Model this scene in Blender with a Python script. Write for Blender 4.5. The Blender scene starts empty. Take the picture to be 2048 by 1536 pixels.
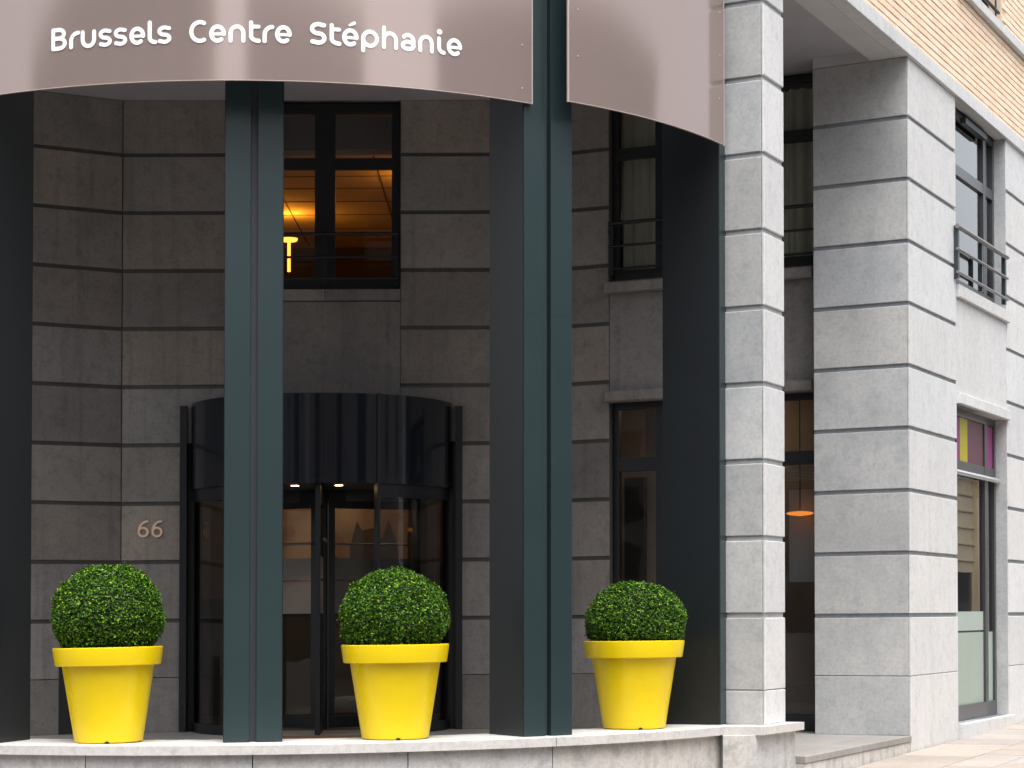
import bpy, math, random
import numpy as np
from mathutils import Vector

random.seed(7)
rng = np.random.default_rng(7)
scene = bpy.context.scene
R = math.radians

# ------------------------------------------------------------------ camera
FPX = 4103.0                 # focal length in photo pixels (2048 wide)
PITCH = R(1.44)
CAMZ = 1.283                 # eye above the pavement at the street corner
HOR = 1229.0                 # horizon row of the photograph
PPY = HOR - FPX * math.tan(PITCH)
cam_d = bpy.data.cameras.new('camera')
cam = bpy.data.objects.new('camera', cam_d)
scene.collection.objects.link(cam)
scene.camera = cam
cam.location = (0, 0, CAMZ)
cam.rotation_euler = (R(90) + PITCH, 0, 0)
cam_d.sensor_width = 36.0
cam_d.lens = FPX / 2048 * 36.0
cam_d.shift_y = (PPY - 768) / 2048
cam_d.clip_start = 0.1
cam_d.clip_end = 2000
scene.render.resolution_x = 1024
scene.render.resolution_y = 768

# ------------------------------------------------------------------ sky, sun, exposure
SUN_ELEV, SUN_AZ = R(68), R(16)          # azimuth: from behind the camera towards +X
sd = Vector((math.sin(SUN_AZ) * math.cos(SUN_ELEV), -math.cos(SUN_AZ) * math.cos(SUN_ELEV), math.sin(SUN_ELEV)))
world = bpy.data.worlds.new('World')
scene.world = world
world.use_nodes = True
wt = world.node_tree
wt.nodes.clear()
wo = wt.nodes.new('ShaderNodeOutputWorld')
wb = wt.nodes.new('ShaderNodeBackground')
sky = wt.nodes.new('ShaderNodeTexSky')
sky.sky_type = 'NISHITA'
sky.sun_disc = False
sky.sun_elevation = SUN_ELEV
sky.sun_rotation = math.atan2(sd.x, sd.y)
sky.air_density = 1.0
sky.dust_density = 6.0
sky.ozone_density = 1.0
hs = wt.nodes.new('ShaderNodeHueSaturation')
hs.inputs['Saturation'].default_value = 0.30
hs.inputs['Value'].default_value = 1.0
wt.links.new(sky.outputs[0], hs.inputs['Color'])
wt.links.new(hs.outputs[0], wb.inputs['Color'])
wb.inputs['Strength'].default_value = 0.15
wt.links.new(wb.outputs[0], wo.inputs[0])

sun_d = bpy.data.lights.new('sun', 'SUN')
sun_d.energy = 0.5
sun_d.angle = R(50)
sun_d.color = (1.0, 0.96, 0.90)
sun = bpy.data.objects.new('sun', sun_d)
scene.collection.objects.link(sun)
sun.rotation_euler = sd.to_track_quat('Z', 'Y').to_euler()
sun.location = (10, -10, 30)

vs = scene.view_settings
vs.view_transform = 'Standard'
vs.look = 'None'
vs.exposure = 1.35
vs.gamma = 1.0
vs.use_curve_mapping = False
scene.cycles.use_denoising = True
scene.cycles.max_bounces = 8
scene.cycles.transparent_max_bounces = 12
scene.cycles.sample_clamp_indirect = 6.0
scene.cycles.caustics_reflective = False
scene.cycles.caustics_refractive = False


# ------------------------------------------------------------------ pixel <-> place helpers
def image_shear(x, y):
    """shears the whole scene about the camera (half a degree) to fit image levels"""
    return 0.0089 * x - 0.00173 * y


def ray(px, py):
    u = (px - 1024) / FPX
    v = (PPY - py) / FPX
    c, s = math.cos(PITCH), math.sin(PITCH)
    return u / (c - v * s), (s + v * c) / (c - v * s)      # X and Z per metre of Y


def XY(px, Y, py=900):
    a, b = ray(px, py)
    return (a * Y, Y)


def Zat(px, py, Y):
    a, b = ray(px, py)
    return CAMZ + b * Y - image_shear(a * Y, Y)


def Yat(px, py, z):
    """depth at which the ray meets level z (levels sheared by fall)"""
    a, b = ray(px, py)
    # CAMZ + b*Y - (0.0089 a - 0.00173) Y = z
    return (z - CAMZ) / (b - 0.0089 * a + 0.00173)


class Frame:
    """a vertical plane: u runs to the right, d outwards to the street, z up"""
    def __init__(self, o, ang):
        self.o = o
        self.e = (math.cos(ang), math.sin(ang))
        self.n = (self.e[1], -self.e[0])

    def pt(self, u, d, z):
        return (self.o[0] + self.e[0] * u + self.n[0] * d, self.o[1] + self.e[1] * u + self.n[1] * d, z)

    def u(self, px, d=0.0, py=900):
        a, _ = ray(px, py)
        ox, oy = self.o[0] + self.n[0] * d, self.o[1] + self.n[1] * d
        # ox + e0 u = a (oy + e1 u)
        return (a * oy - ox) / (self.e[0] - a * self.e[1])

    def z(self, px, py, d=0.0):
        u = self.u(px, d, py)
        p = self.pt(u, d, 0)
        return Zat(px, py, p[1])


# ------------------------------------------------------------------ object helpers
COL = scene.collection


def base_of(o):
    return Vector(o.get('_base', (0, 0, 0))) if o else Vector((0, 0, 0))


ROOT = {}          # object name -> base vector


class MB:
    def __init__(self):
        self.v, self.f = [], []

    def quad(self, a, b, c, d):
        i = len(self.v)
        self.v += [a, b, c, d]
        self.f.append((i, i + 1, i + 2, i + 3))
        return self

    def poly(self, pts):
        i = len(self.v)
        self.v += list(pts)
        self.f.append(tuple(range(i, i + len(pts))))
        return self

    def hexa(self, p):
        """p: 8 corners, bottom 4 then top 4, same order round"""
        i = len(self.v)
        self.v += list(p)
        for q in ((0, 3, 2, 1), (4, 5, 6, 7), (0, 1, 5, 4), (1, 2, 6, 5), (2, 3, 7, 6), (3, 0, 4, 7)):
            self.f.append(tuple(i + k for k in q))
        return self

    def box(self, F, u0, u1, d0, d1, z0, z1):
        """box in a frame; d0 < d1 (d1 is the outer face)"""
        return self.hexa([F.pt(u0, d1, z0), F.pt(u1, d1, z0), F.pt(u1, d0, z0), F.pt(u0, d0, z0),
                          F.pt(u0, d1, z1), F.pt(u1, d1, z1), F.pt(u1, d0, z1), F.pt(u0, d0, z1)])

    def slab(self, F, u0, u1, d0, d1, z0, z1, c=0.004):
        """box with a chamfered outer face"""
        i = len(self.v)
        b = [F.pt(u0, d0, z0), F.pt(u1, d0, z0), F.pt(u1, d0, z1), F.pt(u0, d0, z1)]
        m = [F.pt(u0, d1 - c, z0), F.pt(u1, d1 - c, z0), F.pt(u1, d1 - c, z1), F.pt(u0, d1 - c, z1)]
        t = [F.pt(u0 + c, d1, z0 + c), F.pt(u1 - c, d1, z0 + c), F.pt(u1 - c, d1, z1 - c), F.pt(u0 + c, d1, z1 - c)]
        self.v += b + m + t
        for k in range(4):
            n = (k + 1) % 4
            self.f.append((i + k, i + n, i + 4 + n, i + 4 + k))
            self.f.append((i + 4 + k, i + 4 + n, i + 8 + n, i + 8 + k))
        self.f.append((i + 8, i + 9, i + 10, i + 11))
        self.f.append((i + 3, i + 2, i + 1, i))
        return self

    def prism(self, pts, z0, z1):
        """vertical prism on a plan polygon (counter-clockwise)"""
        i = len(self.v)
        n = len(pts)
        self.v += [(p[0], p[1], z0) for p in pts] + [(p[0], p[1], z1) for p in pts]
        self.f.append(tuple(i + k for k in reversed(range(n))))
        self.f.append(tuple(i + n + k for k in range(n)))
        for k in range(n):
            m = (k + 1) % n
            self.f.append((i + k, i + m, i + n + m, i + n + k))
        return self

    def strip(self, inner, outer, z0, z1):
        """band between two plan polylines (inner, outer), closed solid"""
        n = len(inner)
        i = len(self.v)
        for k in range(n):
            self.v += [(*inner[k], z0), (*outer[k], z0), (*outer[k], z1), (*inner[k], z1)]
        for k in range(n - 1):
            a, b = i + 4 * k, i + 4 * (k + 1)
            for q in range(4):
                r = (q + 1) % 4
                self.f.append((a + q, b + q, b + r, a + r))
        self.f.append((i + 3, i + 2, i + 1, i))
        e = i + 4 * (n - 1)
        self.f.append((e, e + 1, e + 2, e + 3))
        return self

    def tube(self, a, b, r, n=10):
        a, b = Vector(a), Vector(b)
        w = (b - a).normalized()
        t = Vector((0, 0, 1)) if abs(w.z) < 0.9 else Vector((1, 0, 0))
        x = w.cross(t).normalized()
        y = w.cross(x)
        i = len(self.v)
        for p in (a, b):
            for k in range(n):
                q = p + r * (math.cos(2 * math.pi * k / n) * x + math.sin(2 * math.pi * k / n) * y)
                self.v.append(tuple(q))
        for k in range(n):
            m = (k + 1) % n
            self.f.append((i + k, i + m, i + n + m, i + n + k))
        self.f.append(tuple(i + k for k in reversed(range(n))))
        self.f.append(tuple(i + n + k for k in range(n)))
        return self

    def lathe(self, c, prof, n=48):
        """prof: (radius, z) list, revolved about the vertical through c"""
        i = len(self.v)
        for (r, z) in prof:
            for k in range(n):
                a = 2 * math.pi * k / n
                self.v.append((c[0] + r * math.cos(a), c[1] + r * math.sin(a), z))
        for j in range(len(prof) - 1):
            for k in range(n):
                m = (k + 1) % n
                self.f.append((i + j * n + k, i + j * n + m, i + (j + 1) * n + m, i + (j + 1) * n + k))
        return self

    def build(self, name, mat, parent=None, smooth=False, level=True):
        me = bpy.data.meshes.new(name)
        b = ROOT.get(parent.name, Vector((0, 0, 0))) if parent else Vector((0, 0, 0))
        vv = [(x - b.x, y - b.y, z + (image_shear(x, y) if level else 0) - b.z) for (x, y, z) in self.v]
        me.from_pydata(vv, [], self.f)
        me.materials.append(M[mat])
        if smooth:
            me.polygons.foreach_set('use_smooth', [True] * len(me.polygons))
        me.update()
        o = bpy.data.objects.new(name, me)
        COL.objects.link(o)
        if parent:
            o.parent = parent
            ROOT[o.name] = b
        return o


def tag(o, label=None, cat=None, group=None, kind=None):
    if label:
        o['label'] = label
    if cat:
        o['category'] = cat
    if group:
        o['group'] = group
    if kind:
        o['kind'] = kind
    return o


def thing(name, loc, label, cat, group=None):
    o = bpy.data.objects.new(name, None)
    COL.objects.link(o)
    x, y, z = loc
    o.location = (x, y, z + image_shear(x, y))
    o.empty_display_size = 0.2
    ROOT[o.name] = Vector(o.location)
    return tag(o, label, cat, group)


def part_empty(name, parent):
    o = bpy.data.objects.new(name, None)
    COL.objects.link(o)
    o.parent = parent
    o.empty_display_size = 0.1
    ROOT[o.name] = ROOT[parent.name]
    return o


# ------------------------------------------------------------------ materials
M = {}


def mat(name):
    m = bpy.data.materials.new(name)
    m.use_nodes = True
    nt = m.node_tree
    nt.nodes.clear()
    out = nt.nodes.new('ShaderNodeOutputMaterial')
    p = nt.nodes.new('ShaderNodeBsdfPrincipled')
    nt.links.new(p.outputs[0], out.inputs[0])
    M[name] = m
    return nt, p


def nd(nt, kind, **kw):
    n = nt.nodes.new(kind)
    for k, v in kw.items():
        if k in n.inputs:
            n.inputs[k].default_value = v
        else:
            setattr(n, k, v)
    return n


def mixcol(nt, fac, a, b, mode='MIX'):
    n = nt.nodes.new('ShaderNodeMix')
    n.data_type = 'RGBA'
    n.blend_type = mode
    for sock, val in ((n.inputs[0], fac), (n.inputs[6], a), (n.inputs[7], b)):
        if hasattr(val, 'is_output'):
            nt.links.new(val, sock)
        elif isinstance(val, (int, float)):
            sock.default_value = val
        else:
            sock.default_value = (*val, 1)
    return n.outputs[2]


def maprange(nt, val, a, b, c, d):
    n = nd(nt, 'ShaderNodeMapRange')
    nt.links.new(val, n.inputs[0])
    for k, v in zip((1, 2, 3, 4), (a, b, c, d)):
        n.inputs[k].default_value = v
    return n.outputs[0]


def world_pos(nt, scale=(1, 1, 1), rot=(0, 0, 0)):
    g = nt.nodes.new('ShaderNodeNewGeometry')
    mp = nd(nt, 'ShaderNodeMapping')
    mp.inputs['Scale'].default_value = scale
    mp.inputs['Rotation'].default_value = rot
    nt.links.new(g.outputs['Position'], mp.inputs[0])
    return mp.outputs[0]


def noise(nt, vec, scale, detail=4.0, rough=0.55):
    n = nd(nt, 'ShaderNodeTexNoise', Scale=scale, Detail=detail, Roughness=rough)
    nt.links.new(vec, n.inputs['Vector'])
    return n.outputs['Fac']


def bump(nt, p, height, strength, dist=0.01):
    b = nd(nt, 'ShaderNodeBump', Strength=strength, Distance=dist)
    nt.links.new(height, b.inputs['Height'])
    nt.links.new(b.outputs[0], p.inputs['Normal'])


def stone(name, ca, cb, cc, rough=0.62, streak=0.5, rand=0.16, speck=0.35, scale=1.0, tone=0.04):
    """honed limestone: soft cloudy mottling, fine fossil specks, faint water streaks, each block its own shade"""
    nt, p = mat(name)
    pos = world_pos(nt)
    big = noise(nt, pos, 1.7 * scale, 6, 0.62)
    mid = noise(nt, pos, 9 * scale, 5, 0.65)
    fine = noise(nt, pos, 95 * scale, 3, 0.7)
    st = noise(nt, world_pos(nt, (9, 9, 0.55)), 1.0, 4, 0.6)
    c = mixcol(nt, maprange(nt, big, 0.32, 0.68, 0, 1), ca, cb)
    c = mixcol(nt, maprange(nt, mid, 0.50, 0.80, 0, 0.75), c, cc)
    dk = nd(nt, 'ShaderNodeMath', operation='MULTIPLY')
    nt.links.new(maprange(nt, st, 0.52, 0.78, 0, streak), dk.inputs[0])
    dk.inputs[1].default_value = 1.0
    c = mixcol(nt, dk.outputs[0], c, tuple(0.72 * x for x in cc))
    c = mixcol(nt, maprange(nt, fine, 0.60, 0.78, 0, speck), c, tuple(min(1, 1.45 * x) for x in ca))
    c = mixcol(nt, maprange(nt, fine, 0.40, 0.22, 0, speck), c, tuple(0.55 * x for x in cc))
    oi = nt.nodes.new('ShaderNodeObjectInfo')
    v = maprange(nt, oi.outputs['Random'], 0, 1, 1 - rand, 1 + rand)
    m7 = nd(nt, 'ShaderNodeMath', operation='MULTIPLY')
    nt.links.new(oi.outputs['Random'], m7.inputs[0])
    m7.inputs[1].default_value = 7.31
    f7 = nd(nt, 'ShaderNodeMath', operation='FRACT')
    nt.links.new(m7.outputs[0], f7.inputs[0])
    tint = mixcol(nt, f7.outputs[0], (1.0 - tone * 0.5, 1.0, 1.0 + tone), (1.0 + tone, 1.0, 1.0 - tone))
    c = mixcol(nt, 1.0, c, tint, 'MULTIPLY')
    grain = noise(nt, pos, 34 * scale, 3, 0.75)
    c = mixcol(nt, maprange(nt, grain, 0.42, 0.72, 0, 0.30), c, tuple(0.62 * x for x in cc))
    h = nd(nt, 'ShaderNodeHueSaturation')
    nt.links.new(c, h.inputs['Color'])
    nt.links.new(v, h.inputs['Value'])
    nt.links.new(h.outputs[0], p.inputs['Base Color'])
    p.inputs['Roughness'].default_value = rough
    p.inputs['Specular IOR Level'].default_value = 0.35
    bump(nt, p, fine, 0.12, 0.004)
    return nt, p


def plain(name, col, rough=0.5, metal=0.0, spec=0.5, var=0.0, vscale=3.0, coat=0.0, bumps=0.0):
    nt, p = mat(name)
    p.inputs['Roughness'].default_value = rough
    p.inputs['Metallic'].default_value = metal
    p.inputs['Specular IOR Level'].default_value = spec
    p.inputs['Coat Weight'].default_value = coat
    p.inputs['Base Color'].default_value = (*col, 1)
    if var:
        pos = world_pos(nt)
        n = noise(nt, pos, vscale, 5)
        c = mixcol(nt, maprange(nt, n, 0.3, 0.7, 0, 1), tuple(x * (1 - var) for x in col), tuple(min(1, x * (1 + var)) for x in col))
        nt.links.new(c, p.inputs['Base Color'])
        if bumps:
            bump(nt, p, noise(nt, pos, vscale * 60, 2), bumps, 0.003)
    return nt, p


def glass(name, tint=(0.9, 0.92, 0.9), rough=0.0, ior=1.5, gain=1.0, wave=0.06):
    m = bpy.data.materials.new(name)
    m.use_nodes = True
    nt = m.node_tree
    nt.nodes.clear()
    out = nt.nodes.new('ShaderNodeOutputMaterial')
    tr = nt.nodes.new('ShaderNodeBsdfTransparent')
    tr.inputs[0].default_value = (*tint, 1)
    gl = nt.nodes.new('ShaderNodeBsdfGlossy')
    gl.inputs['Roughness'].default_value = rough
    fr = nt.nodes.new('ShaderNodeFresnel')
    fr.inputs[0].default_value = ior
    mu = nd(nt, 'ShaderNodeMath', operation='MULTIPLY', use_clamp=True)
    nt.links.new(fr.outputs[0], mu.inputs[0])
    mu.inputs[1].default_value = gain
    mx = nt.nodes.new('ShaderNodeMixShader')
    nt.links.new(mu.outputs[0], mx.inputs[0])
    nt.links.new(tr.outputs[0], mx.inputs[1])
    nt.links.new(gl.outputs[0], mx.inputs[2])
    # slow waviness of real float glass
    pos = world_pos(nt)
    b = nd(nt, 'ShaderNodeBump', Strength=wave, Distance=0.02)
    nt.links.new(noise(nt, pos, 2.2, 1), b.inputs['Height'])
    nt.links.new(b.outputs[0], gl.inputs['Normal'])
    nt.links.new(mx.outputs[0], out.inputs[0])
    M[name] = m


def emit(name, col, strength):
    m = bpy.data.materials.new(name)
    m.use_nodes = True
    nt = m.node_tree
    nt.nodes.clear()
    out = nt.nodes.new('ShaderNodeOutputMaterial')
    e = nt.nodes.new('ShaderNodeEmission')
    e.inputs[0].default_value = (*col, 1)
    e.inputs[1].default_value = strength
    nt.links.new(e.outputs[0], out.inputs[0])
    M[name] = m


stone('stone', (0.515, 0.525, 0.525), (0.40, 0.418, 0.432), (0.30, 0.318, 0.332), streak=0.18, rand=0.13, speck=0.35, tone=0.022)
stone('stone_street_lit', (0.655, 0.662, 0.66), (0.60, 0.608, 0.61), (0.46, 0.465, 0.465), streak=0.2, rand=0.05, speck=0.15, tone=0.015)  # lighter copy of the stone: brighter light on street faces put into the colour
stone('stone_recess_shaded', (0.295, 0.270, 0.249), (0.222, 0.206, 0.191), (0.140, 0.132, 0.125), rand=0.20, speck=0.55, tone=0.06)  # darker, browner copy of the stone: the porch's shade is put into its colour
stone('stone_plinth', (0.62, 0.61, 0.58), (0.52, 0.52, 0.515), (0.23, 0.23, 0.225), streak=0.35, rand=0.08)
stone('stone_coping', (0.60, 0.588, 0.565), (0.54, 0.53, 0.515), (0.38, 0.375, 0.37), streak=0.2, rand=0.05)
stone('stone_groove', (0.27, 0.295, 0.32), (0.24, 0.262, 0.285), (0.19, 0.21, 0.23), rand=0.0)
stone('stone_groove_pale', (0.46, 0.49, 0.51), (0.40, 0.43, 0.455), (0.33, 0.36, 0.38), rand=0.0)
stone('stone_groove_dark', (0.10, 0.097, 0.09), (0.085, 0.083, 0.078), (0.07, 0.068, 0.065), rand=0.0)
stone('paver', (0.41, 0.365, 0.325), (0.35, 0.312, 0.28), (0.27, 0.24, 0.215), rough=0.8, rand=0.10, streak=0.0)
stone('floor_stone', (0.34, 0.33, 0.31), (0.28, 0.275, 0.265), (0.21, 0.205, 0.20), rand=0.08, streak=0.0)
plain('mortar', (0.16, 0.145, 0.13), 0.9, var=0.2, vscale=8)
plain('asphalt', (0.055, 0.055, 0.055), 0.85, var=0.3, vscale=5, bumps=0.3)
plain('plaster', (0.40, 0.39, 0.42), 0.85, var=0.05)
plain('plaster_light', (0.55, 0.545, 0.55), 0.85, var=0.05)
nt, p = plain('steel_blue', (0.015, 0.031, 0.034), 0.36, var=0.10, vscale=1.2, spec=0.5, bumps=0.05)
plain('steel_dark', (0.007, 0.0095, 0.0115), 0.38, var=0.08, vscale=1.0, spec=0.45)
plain('steel_groove', (0.040, 0.044, 0.062), 0.5, var=0.1)
plain('frame_black', (0.012, 0.013, 0.016), 0.42, spec=0.4)
plain('frame_grey', (0.085, 0.088, 0.095), 0.30, metal=0.5, spec=0.5)
plain('rail_steel', (0.030, 0.045, 0.055), 0.4)
plain('rail_bright', (0.26, 0.26, 0.26), 0.35, metal=0.6)
plain('drum_black', (0.008, 0.011, 0.017), 0.12, spec=0.55, coat=0.25)
plain('door_black', (0.012, 0.014, 0.018), 0.35, spec=0.5)
plain('niche_black', (0.014, 0.014, 0.014), 0.6)
plain('white_letter', (0.86, 0.86, 0.85), 0.5)
plain('bronze', (0.97, 0.74, 0.53), 0.5, metal=0.0)
plain('edge_pale', (0.56, 0.47, 0.43), 0.4, metal=0.2)  # pale tone paints light caught on the sign edges; rivets share it
nt, p = plain('mauve_metal', (0.42, 0.29, 0.25), 0.12, metal=0.45, spec=0.5)
nn = noise(nt, world_pos(nt), 900, 2)
cc = mixcol(nt, maprange(nt, nn, 0.3, 0.7, 0, 1), (0.318, 0.250, 0.229), (0.375, 0.296, 0.272))
nt.links.new(cc, p.inputs['Base Color'])
nt, p = plain('pot_yellow', (0.76, 0.555, 0.002), 0.36, spec=0.45, var=0.035, vscale=6, bumps=0.02)
plain('soil', (0.02, 0.016, 0.012), 0.95, var=0.3, vscale=30)
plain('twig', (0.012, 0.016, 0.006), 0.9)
plain('hole_black', (0.004, 0.004, 0.004), 0.9)
glass('glass', (0.93, 0.94, 0.93), ior=1.45, gain=0.7)
glass('glass_street', (0.72, 0.75, 0.74), ior=1.55, gain=2.0, wave=0.015)
glass('glass_door', (0.88, 0.88, 0.86), ior=1.45, gain=0.9)
plain('curtain', (0.62, 0.61, 0.50), 0.9, var=0.06)
plain('film_grey', (0.24, 0.22, 0.21), 0.7, var=0.05)
plain('film_green', (0.30, 0.37, 0.32), 0.55, var=0.03)
plain('film_band', (0.34, 0.41, 0.37), 0.55)
plain('film_brown', (0.11, 0.088, 0.082), 0.7, var=0.05)
plain('vent_silver', (0.75, 0.75, 0.74), 0.25, metal=0.8)
plain('film_yellow', (0.42, 0.38, 0.01), 0.5)
plain('film_mauve', (0.12, 0.035, 0.065), 0.5)
plain('film_magenta', (0.25, 0.03, 0.17), 0.5)
plain('wall_tan', (0.42, 0.335, 0.265), 0.8, var=0.05)
plain('wall_grey', (0.15, 0.135, 0.13), 0.8, var=0.1)
plain('wall_dark', (0.05, 0.035, 0.025), 0.8)
plain('room_white', (0.62, 0.55, 0.44), 0.85)
plain('lobby_floor', (0.10, 0.075, 0.055), 0.4)
plain('mat_brown', (0.16, 0.085, 0.045), 0.95, var=0.2, vscale=40)
plain('silhouette', (0.055, 0.045, 0.045), 0.8)
plain('blind_grey', (0.30, 0.30, 0.32), 0.6)
plain('ceiling_joint', (0.10, 0.07, 0.04), 0.9)
emit('lamp_warm', (1.0, 0.36, 0.04), 1.3)
emit('pendant_glow', (1.0, 0.30, 0.05), 0.42)
emit('downlight_warm', (1.0, 0.62, 0.34), 16.0)

# leaves
nt, p = mat('leaf')
g = nt.nodes.new('ShaderNodeNewGeometry')
rp = nt.nodes.new('ShaderNodeValToRGB')
rp.color_ramp.elements[0].color = (0.010, 0.036, 0.002, 1)
rp.color_ramp.elements[1].color = (0.13, 0.26, 0.02, 1)
e2 = rp.color_ramp.elements.new(0.72)
e2.color = (0.050, 0.148, 0.003, 1)
e3 = rp.color_ramp.elements.new(0.997)
e3.color = (0.19, 0.34, 0.010, 1)
rp.color_ramp.elements[-1].color = (0.55, 0.36, 0.03, 1)
nt.links.new(g.outputs['Random Per Island'], rp.inputs[0])
nt.links.new(rp.outputs[0], p.inputs['Base Color'])
p.inputs['Roughness'].default_value = 0.42
p.inputs['Specular IOR Level'].default_value = 0.28
p.inputs['Subsurface Weight'].default_value = 0.0

# brick
nt, p = mat('brick')
oi = nt.nodes.new('ShaderNodeObjectInfo')
br = nt.nodes.new('ShaderNodeValToRGB')
br.color_ramp.elements[0].color = (0.78, 0.585, 0.43, 1)
br.color_ramp.elements[1].color = (0.85, 0.69, 0.54, 1)
bn = noise(nt, world_pos(nt), 14, 4)
wn = nt.nodes.new('ShaderNodeMath')
wn.operation = 'ADD'
g2 = nt.nodes.new('ShaderNodeNewGeometry')
nt.links.new(g2.outputs['Random Per Island'], wn.inputs[0])
nt.links.new(oi.outputs['Random'], wn.inputs[1])
fr_ = nd(nt, 'ShaderNodeMath', operation='FRACT')
nt.links.new(wn.outputs[0], fr_.inputs[0])
nt.links.new(fr_.outputs[0], br.inputs[0])
c = mixcol(nt, maprange(nt, bn, 0.45, 0.75, 0, 0.5), br.outputs[0], (0.84, 0.69, 0.56))
nt.links.new(c, p.inputs['Base Color'])
p.inputs['Roughness'].default_value = 0.85
bump(nt, p, noise(nt, world_pos(nt), 120, 3), 0.4, 0.004)
plain('brick_mortar', (0.70, 0.55, 0.42), 0.9, var=0.1)

# mural behind the doors (flat print)
nt, p = mat('mural')
pos = world_pos(nt)
w = nd(nt, 'ShaderNodeTexWave', Scale=0.55, Distortion=9.0, Detail=2.0)
w.wave_type = 'RINGS'
nt.links.new(pos, w.inputs['Vector'])
c = mixcol(nt, maprange(nt, w.outputs['Fac'], 0.2, 0.9, 0, 1), (0.22, 0.15, 0.10), (0.40, 0.30, 0.21))
c = mixcol(nt, maprange(nt, noise(nt, pos, 3.5, 4), 0.52, 0.62, 0, 0.8), c, (0.20, 0.09, 0.05))
nt.links.new(c, p.inputs['Base Color'])
p.inputs['Roughness'].default_value = 0.7

# opposite facades (seen only in reflections)
for nm, wall_c, sc in (('facade_grey', (0.30, 0.28, 0.27), 1.0), ('facade_brown', (0.28, 0.24, 0.22), 1.0), ('facade_beige', (0.88, 0.74, 0.52), 1.0)):
    plain(nm, wall_c, 0.8, var=0.12, vscale=0.7)
plain('facade_tan', (0.62, 0.50, 0.34), 0.8)
plain('facade_glass', (0.03, 0.035, 0.045), 0.15, spec=0.6)

# ------------------------------------------------------------------ key levels and frames
Z_FLOOR = 0.148
Z_LEDGE = 0.440
Z_JOINT = 0.708
Z_CEIL = 6.653
Z_PIER = 6.553
Z_PANEL = 4.951
GROOVE = 0.040
STREET_ANG = math.atan2(0.891, 0.453)
PIER_ANG = math.atan2(-0.453, 0.891)

K1 = XY(243, 21.02)
FC = Frame(K1, R(1.66))
FL = Frame(K1, R(29.5))
K2 = (0.512, 21.152)
FR = Frame(K2, R(-24.1))
Q0 = XY(1820, 19.24)
FS = Frame(Q0, STREET_ANG)
FP = Frame(Q0, PIER_ANG)
N0 = XY(1530, 15.91)
FNL = Frame(N0, PIER_ANG)
FNR = Frame(N0, STREET_ANG)
PITCH_S = 0.588      # course height on the street side, shrunk to fit image pixels, pier set nearer


def courses(z0, pitch, ztop, zbase):
    """(bottom, top) of each stone course from the base up to ztop; wide grooves above the first thin joint"""
    out = [(zbase, z0 - 0.006)]
    lo = z0
    k = 1
    while True:
        up = z0 + pitch * k
        if up - GROOVE > ztop - 0.12:
            out.append((lo, ztop))
            break
        out.append((lo, up - GROOVE))
        lo = up
        k += 1
    return out


def clad(F, spans, parent, matname, d0=-0.019, d1=0.0, name='stone_block'):
    """spans: (u0, u1, z0, z1) slabs set on the wall core"""
    for (u0, u1, z0, z1) in spans:
        MB().slab(F, u0, u1, d0 + 0.001, d1, z0, z1).build(name, matname, parent)


def wall_core(F, u0, u1, z0, z1, openings, d0, d1, name, matname, parent):
    """one wall mesh cut round its openings (u0, u1, z0, z1)"""
    us = sorted({u0, u1, *[o[0] for o in openings], *[o[1] for o in openings]})
    us = [u for u in us if u0 - 1e-6 <= u <= u1 + 1e-6]
    m = MB()
    for a, b in zip(us[:-1], us[1:]):
        mid = (a + b) / 2
        cuts = sorted((max(z0, o[2]), min(z1, o[3])) for o in openings if o[0] < mid < o[1])
        z = z0
        for (ca, cb) in cuts:
            if ca > z:
                m.box(F, a, b, d0, d1, z, ca)
            z = max(z, cb)
        if z < z1:
            m.box(F, a, b, d0, d1, z, z1)
    return m.build(name, matname, parent)


# ================================================================== ground
m = MB()
S = 160
m.quad((-S, -S, -0.12), (S, -S, -0.12), (S, S, -0.12), (-S, S, -0.12))


def street_slope(x, y):
    t = (x - Q0[0]) * FS.e[0] + (y - Q0[1]) * FS.e[1]
    return 0.013 * t


def sloped(mb):
    mb.v = [(x, y, z + street_slope(x, y)) for (x, y, z) in mb.v]
    return mb


ground = sloped(m).build('ground', 'asphalt')
tag(ground, kind='structure')
# pavement bed in front of the building, then slabs laid on it
m = MB()
pts = [FS.pt(-16, 4.4, 0), FS.pt(30, 4.4, 0), FS.pt(30, -0.5, 0), FS.pt(-3.0, -0.5, 0), FS.pt(-5, -14, 0), FS.pt(-16, -14, 0)]
m.prism([(q[0], q[1]) for q in pts], -0.11, -0.012)
pavement = sloped(m).build('pavement', 'mortar')
tag(pavement, kind='structure')
rows = [(0.012, 0.70)] + [(0.71 + 0.41 * k, 0.71 + 0.41 * k + 0.402) for k in range(8)]
for ri, (da, db) in enumerate(rows):
    L = 0.74 if ri == 0 else 0.62
    off = (0.37 if ri % 2 else 0.0) + 0.11 * ri
    t = -5.6 + off
    while t < 8.0:
        ua, ub = t, t + L - 0.008
        if ub > -5.2 and ua < 7.4:
            h = random.uniform(-0.0015, 0.0015)
            i = MB()
            c_ = 0.004
            lo = [FS.pt(ua, db, -0.012), FS.pt(ub, db, -0.012), FS.pt(ub, da, -0.012), FS.pt(ua, da, -0.012)]
            hi = [FS.pt(ua + c_, db - c_, h), FS.pt(ub - c_, db - c_, h), FS.pt(ub - c_, da + c_, h), FS.pt(ua + c_, da + c_, h)]
            i.hexa(lo + hi)
            sloped(i).build('paving_slab', 'paver', pavement)
        t += L

# ================================================================== hotel building
hotel = thing('hotel_building', (0, 21.2, Z_FLOOR), 'grey stone hotel with brick upper floor around a recessed corner entrance', 'building')

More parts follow.
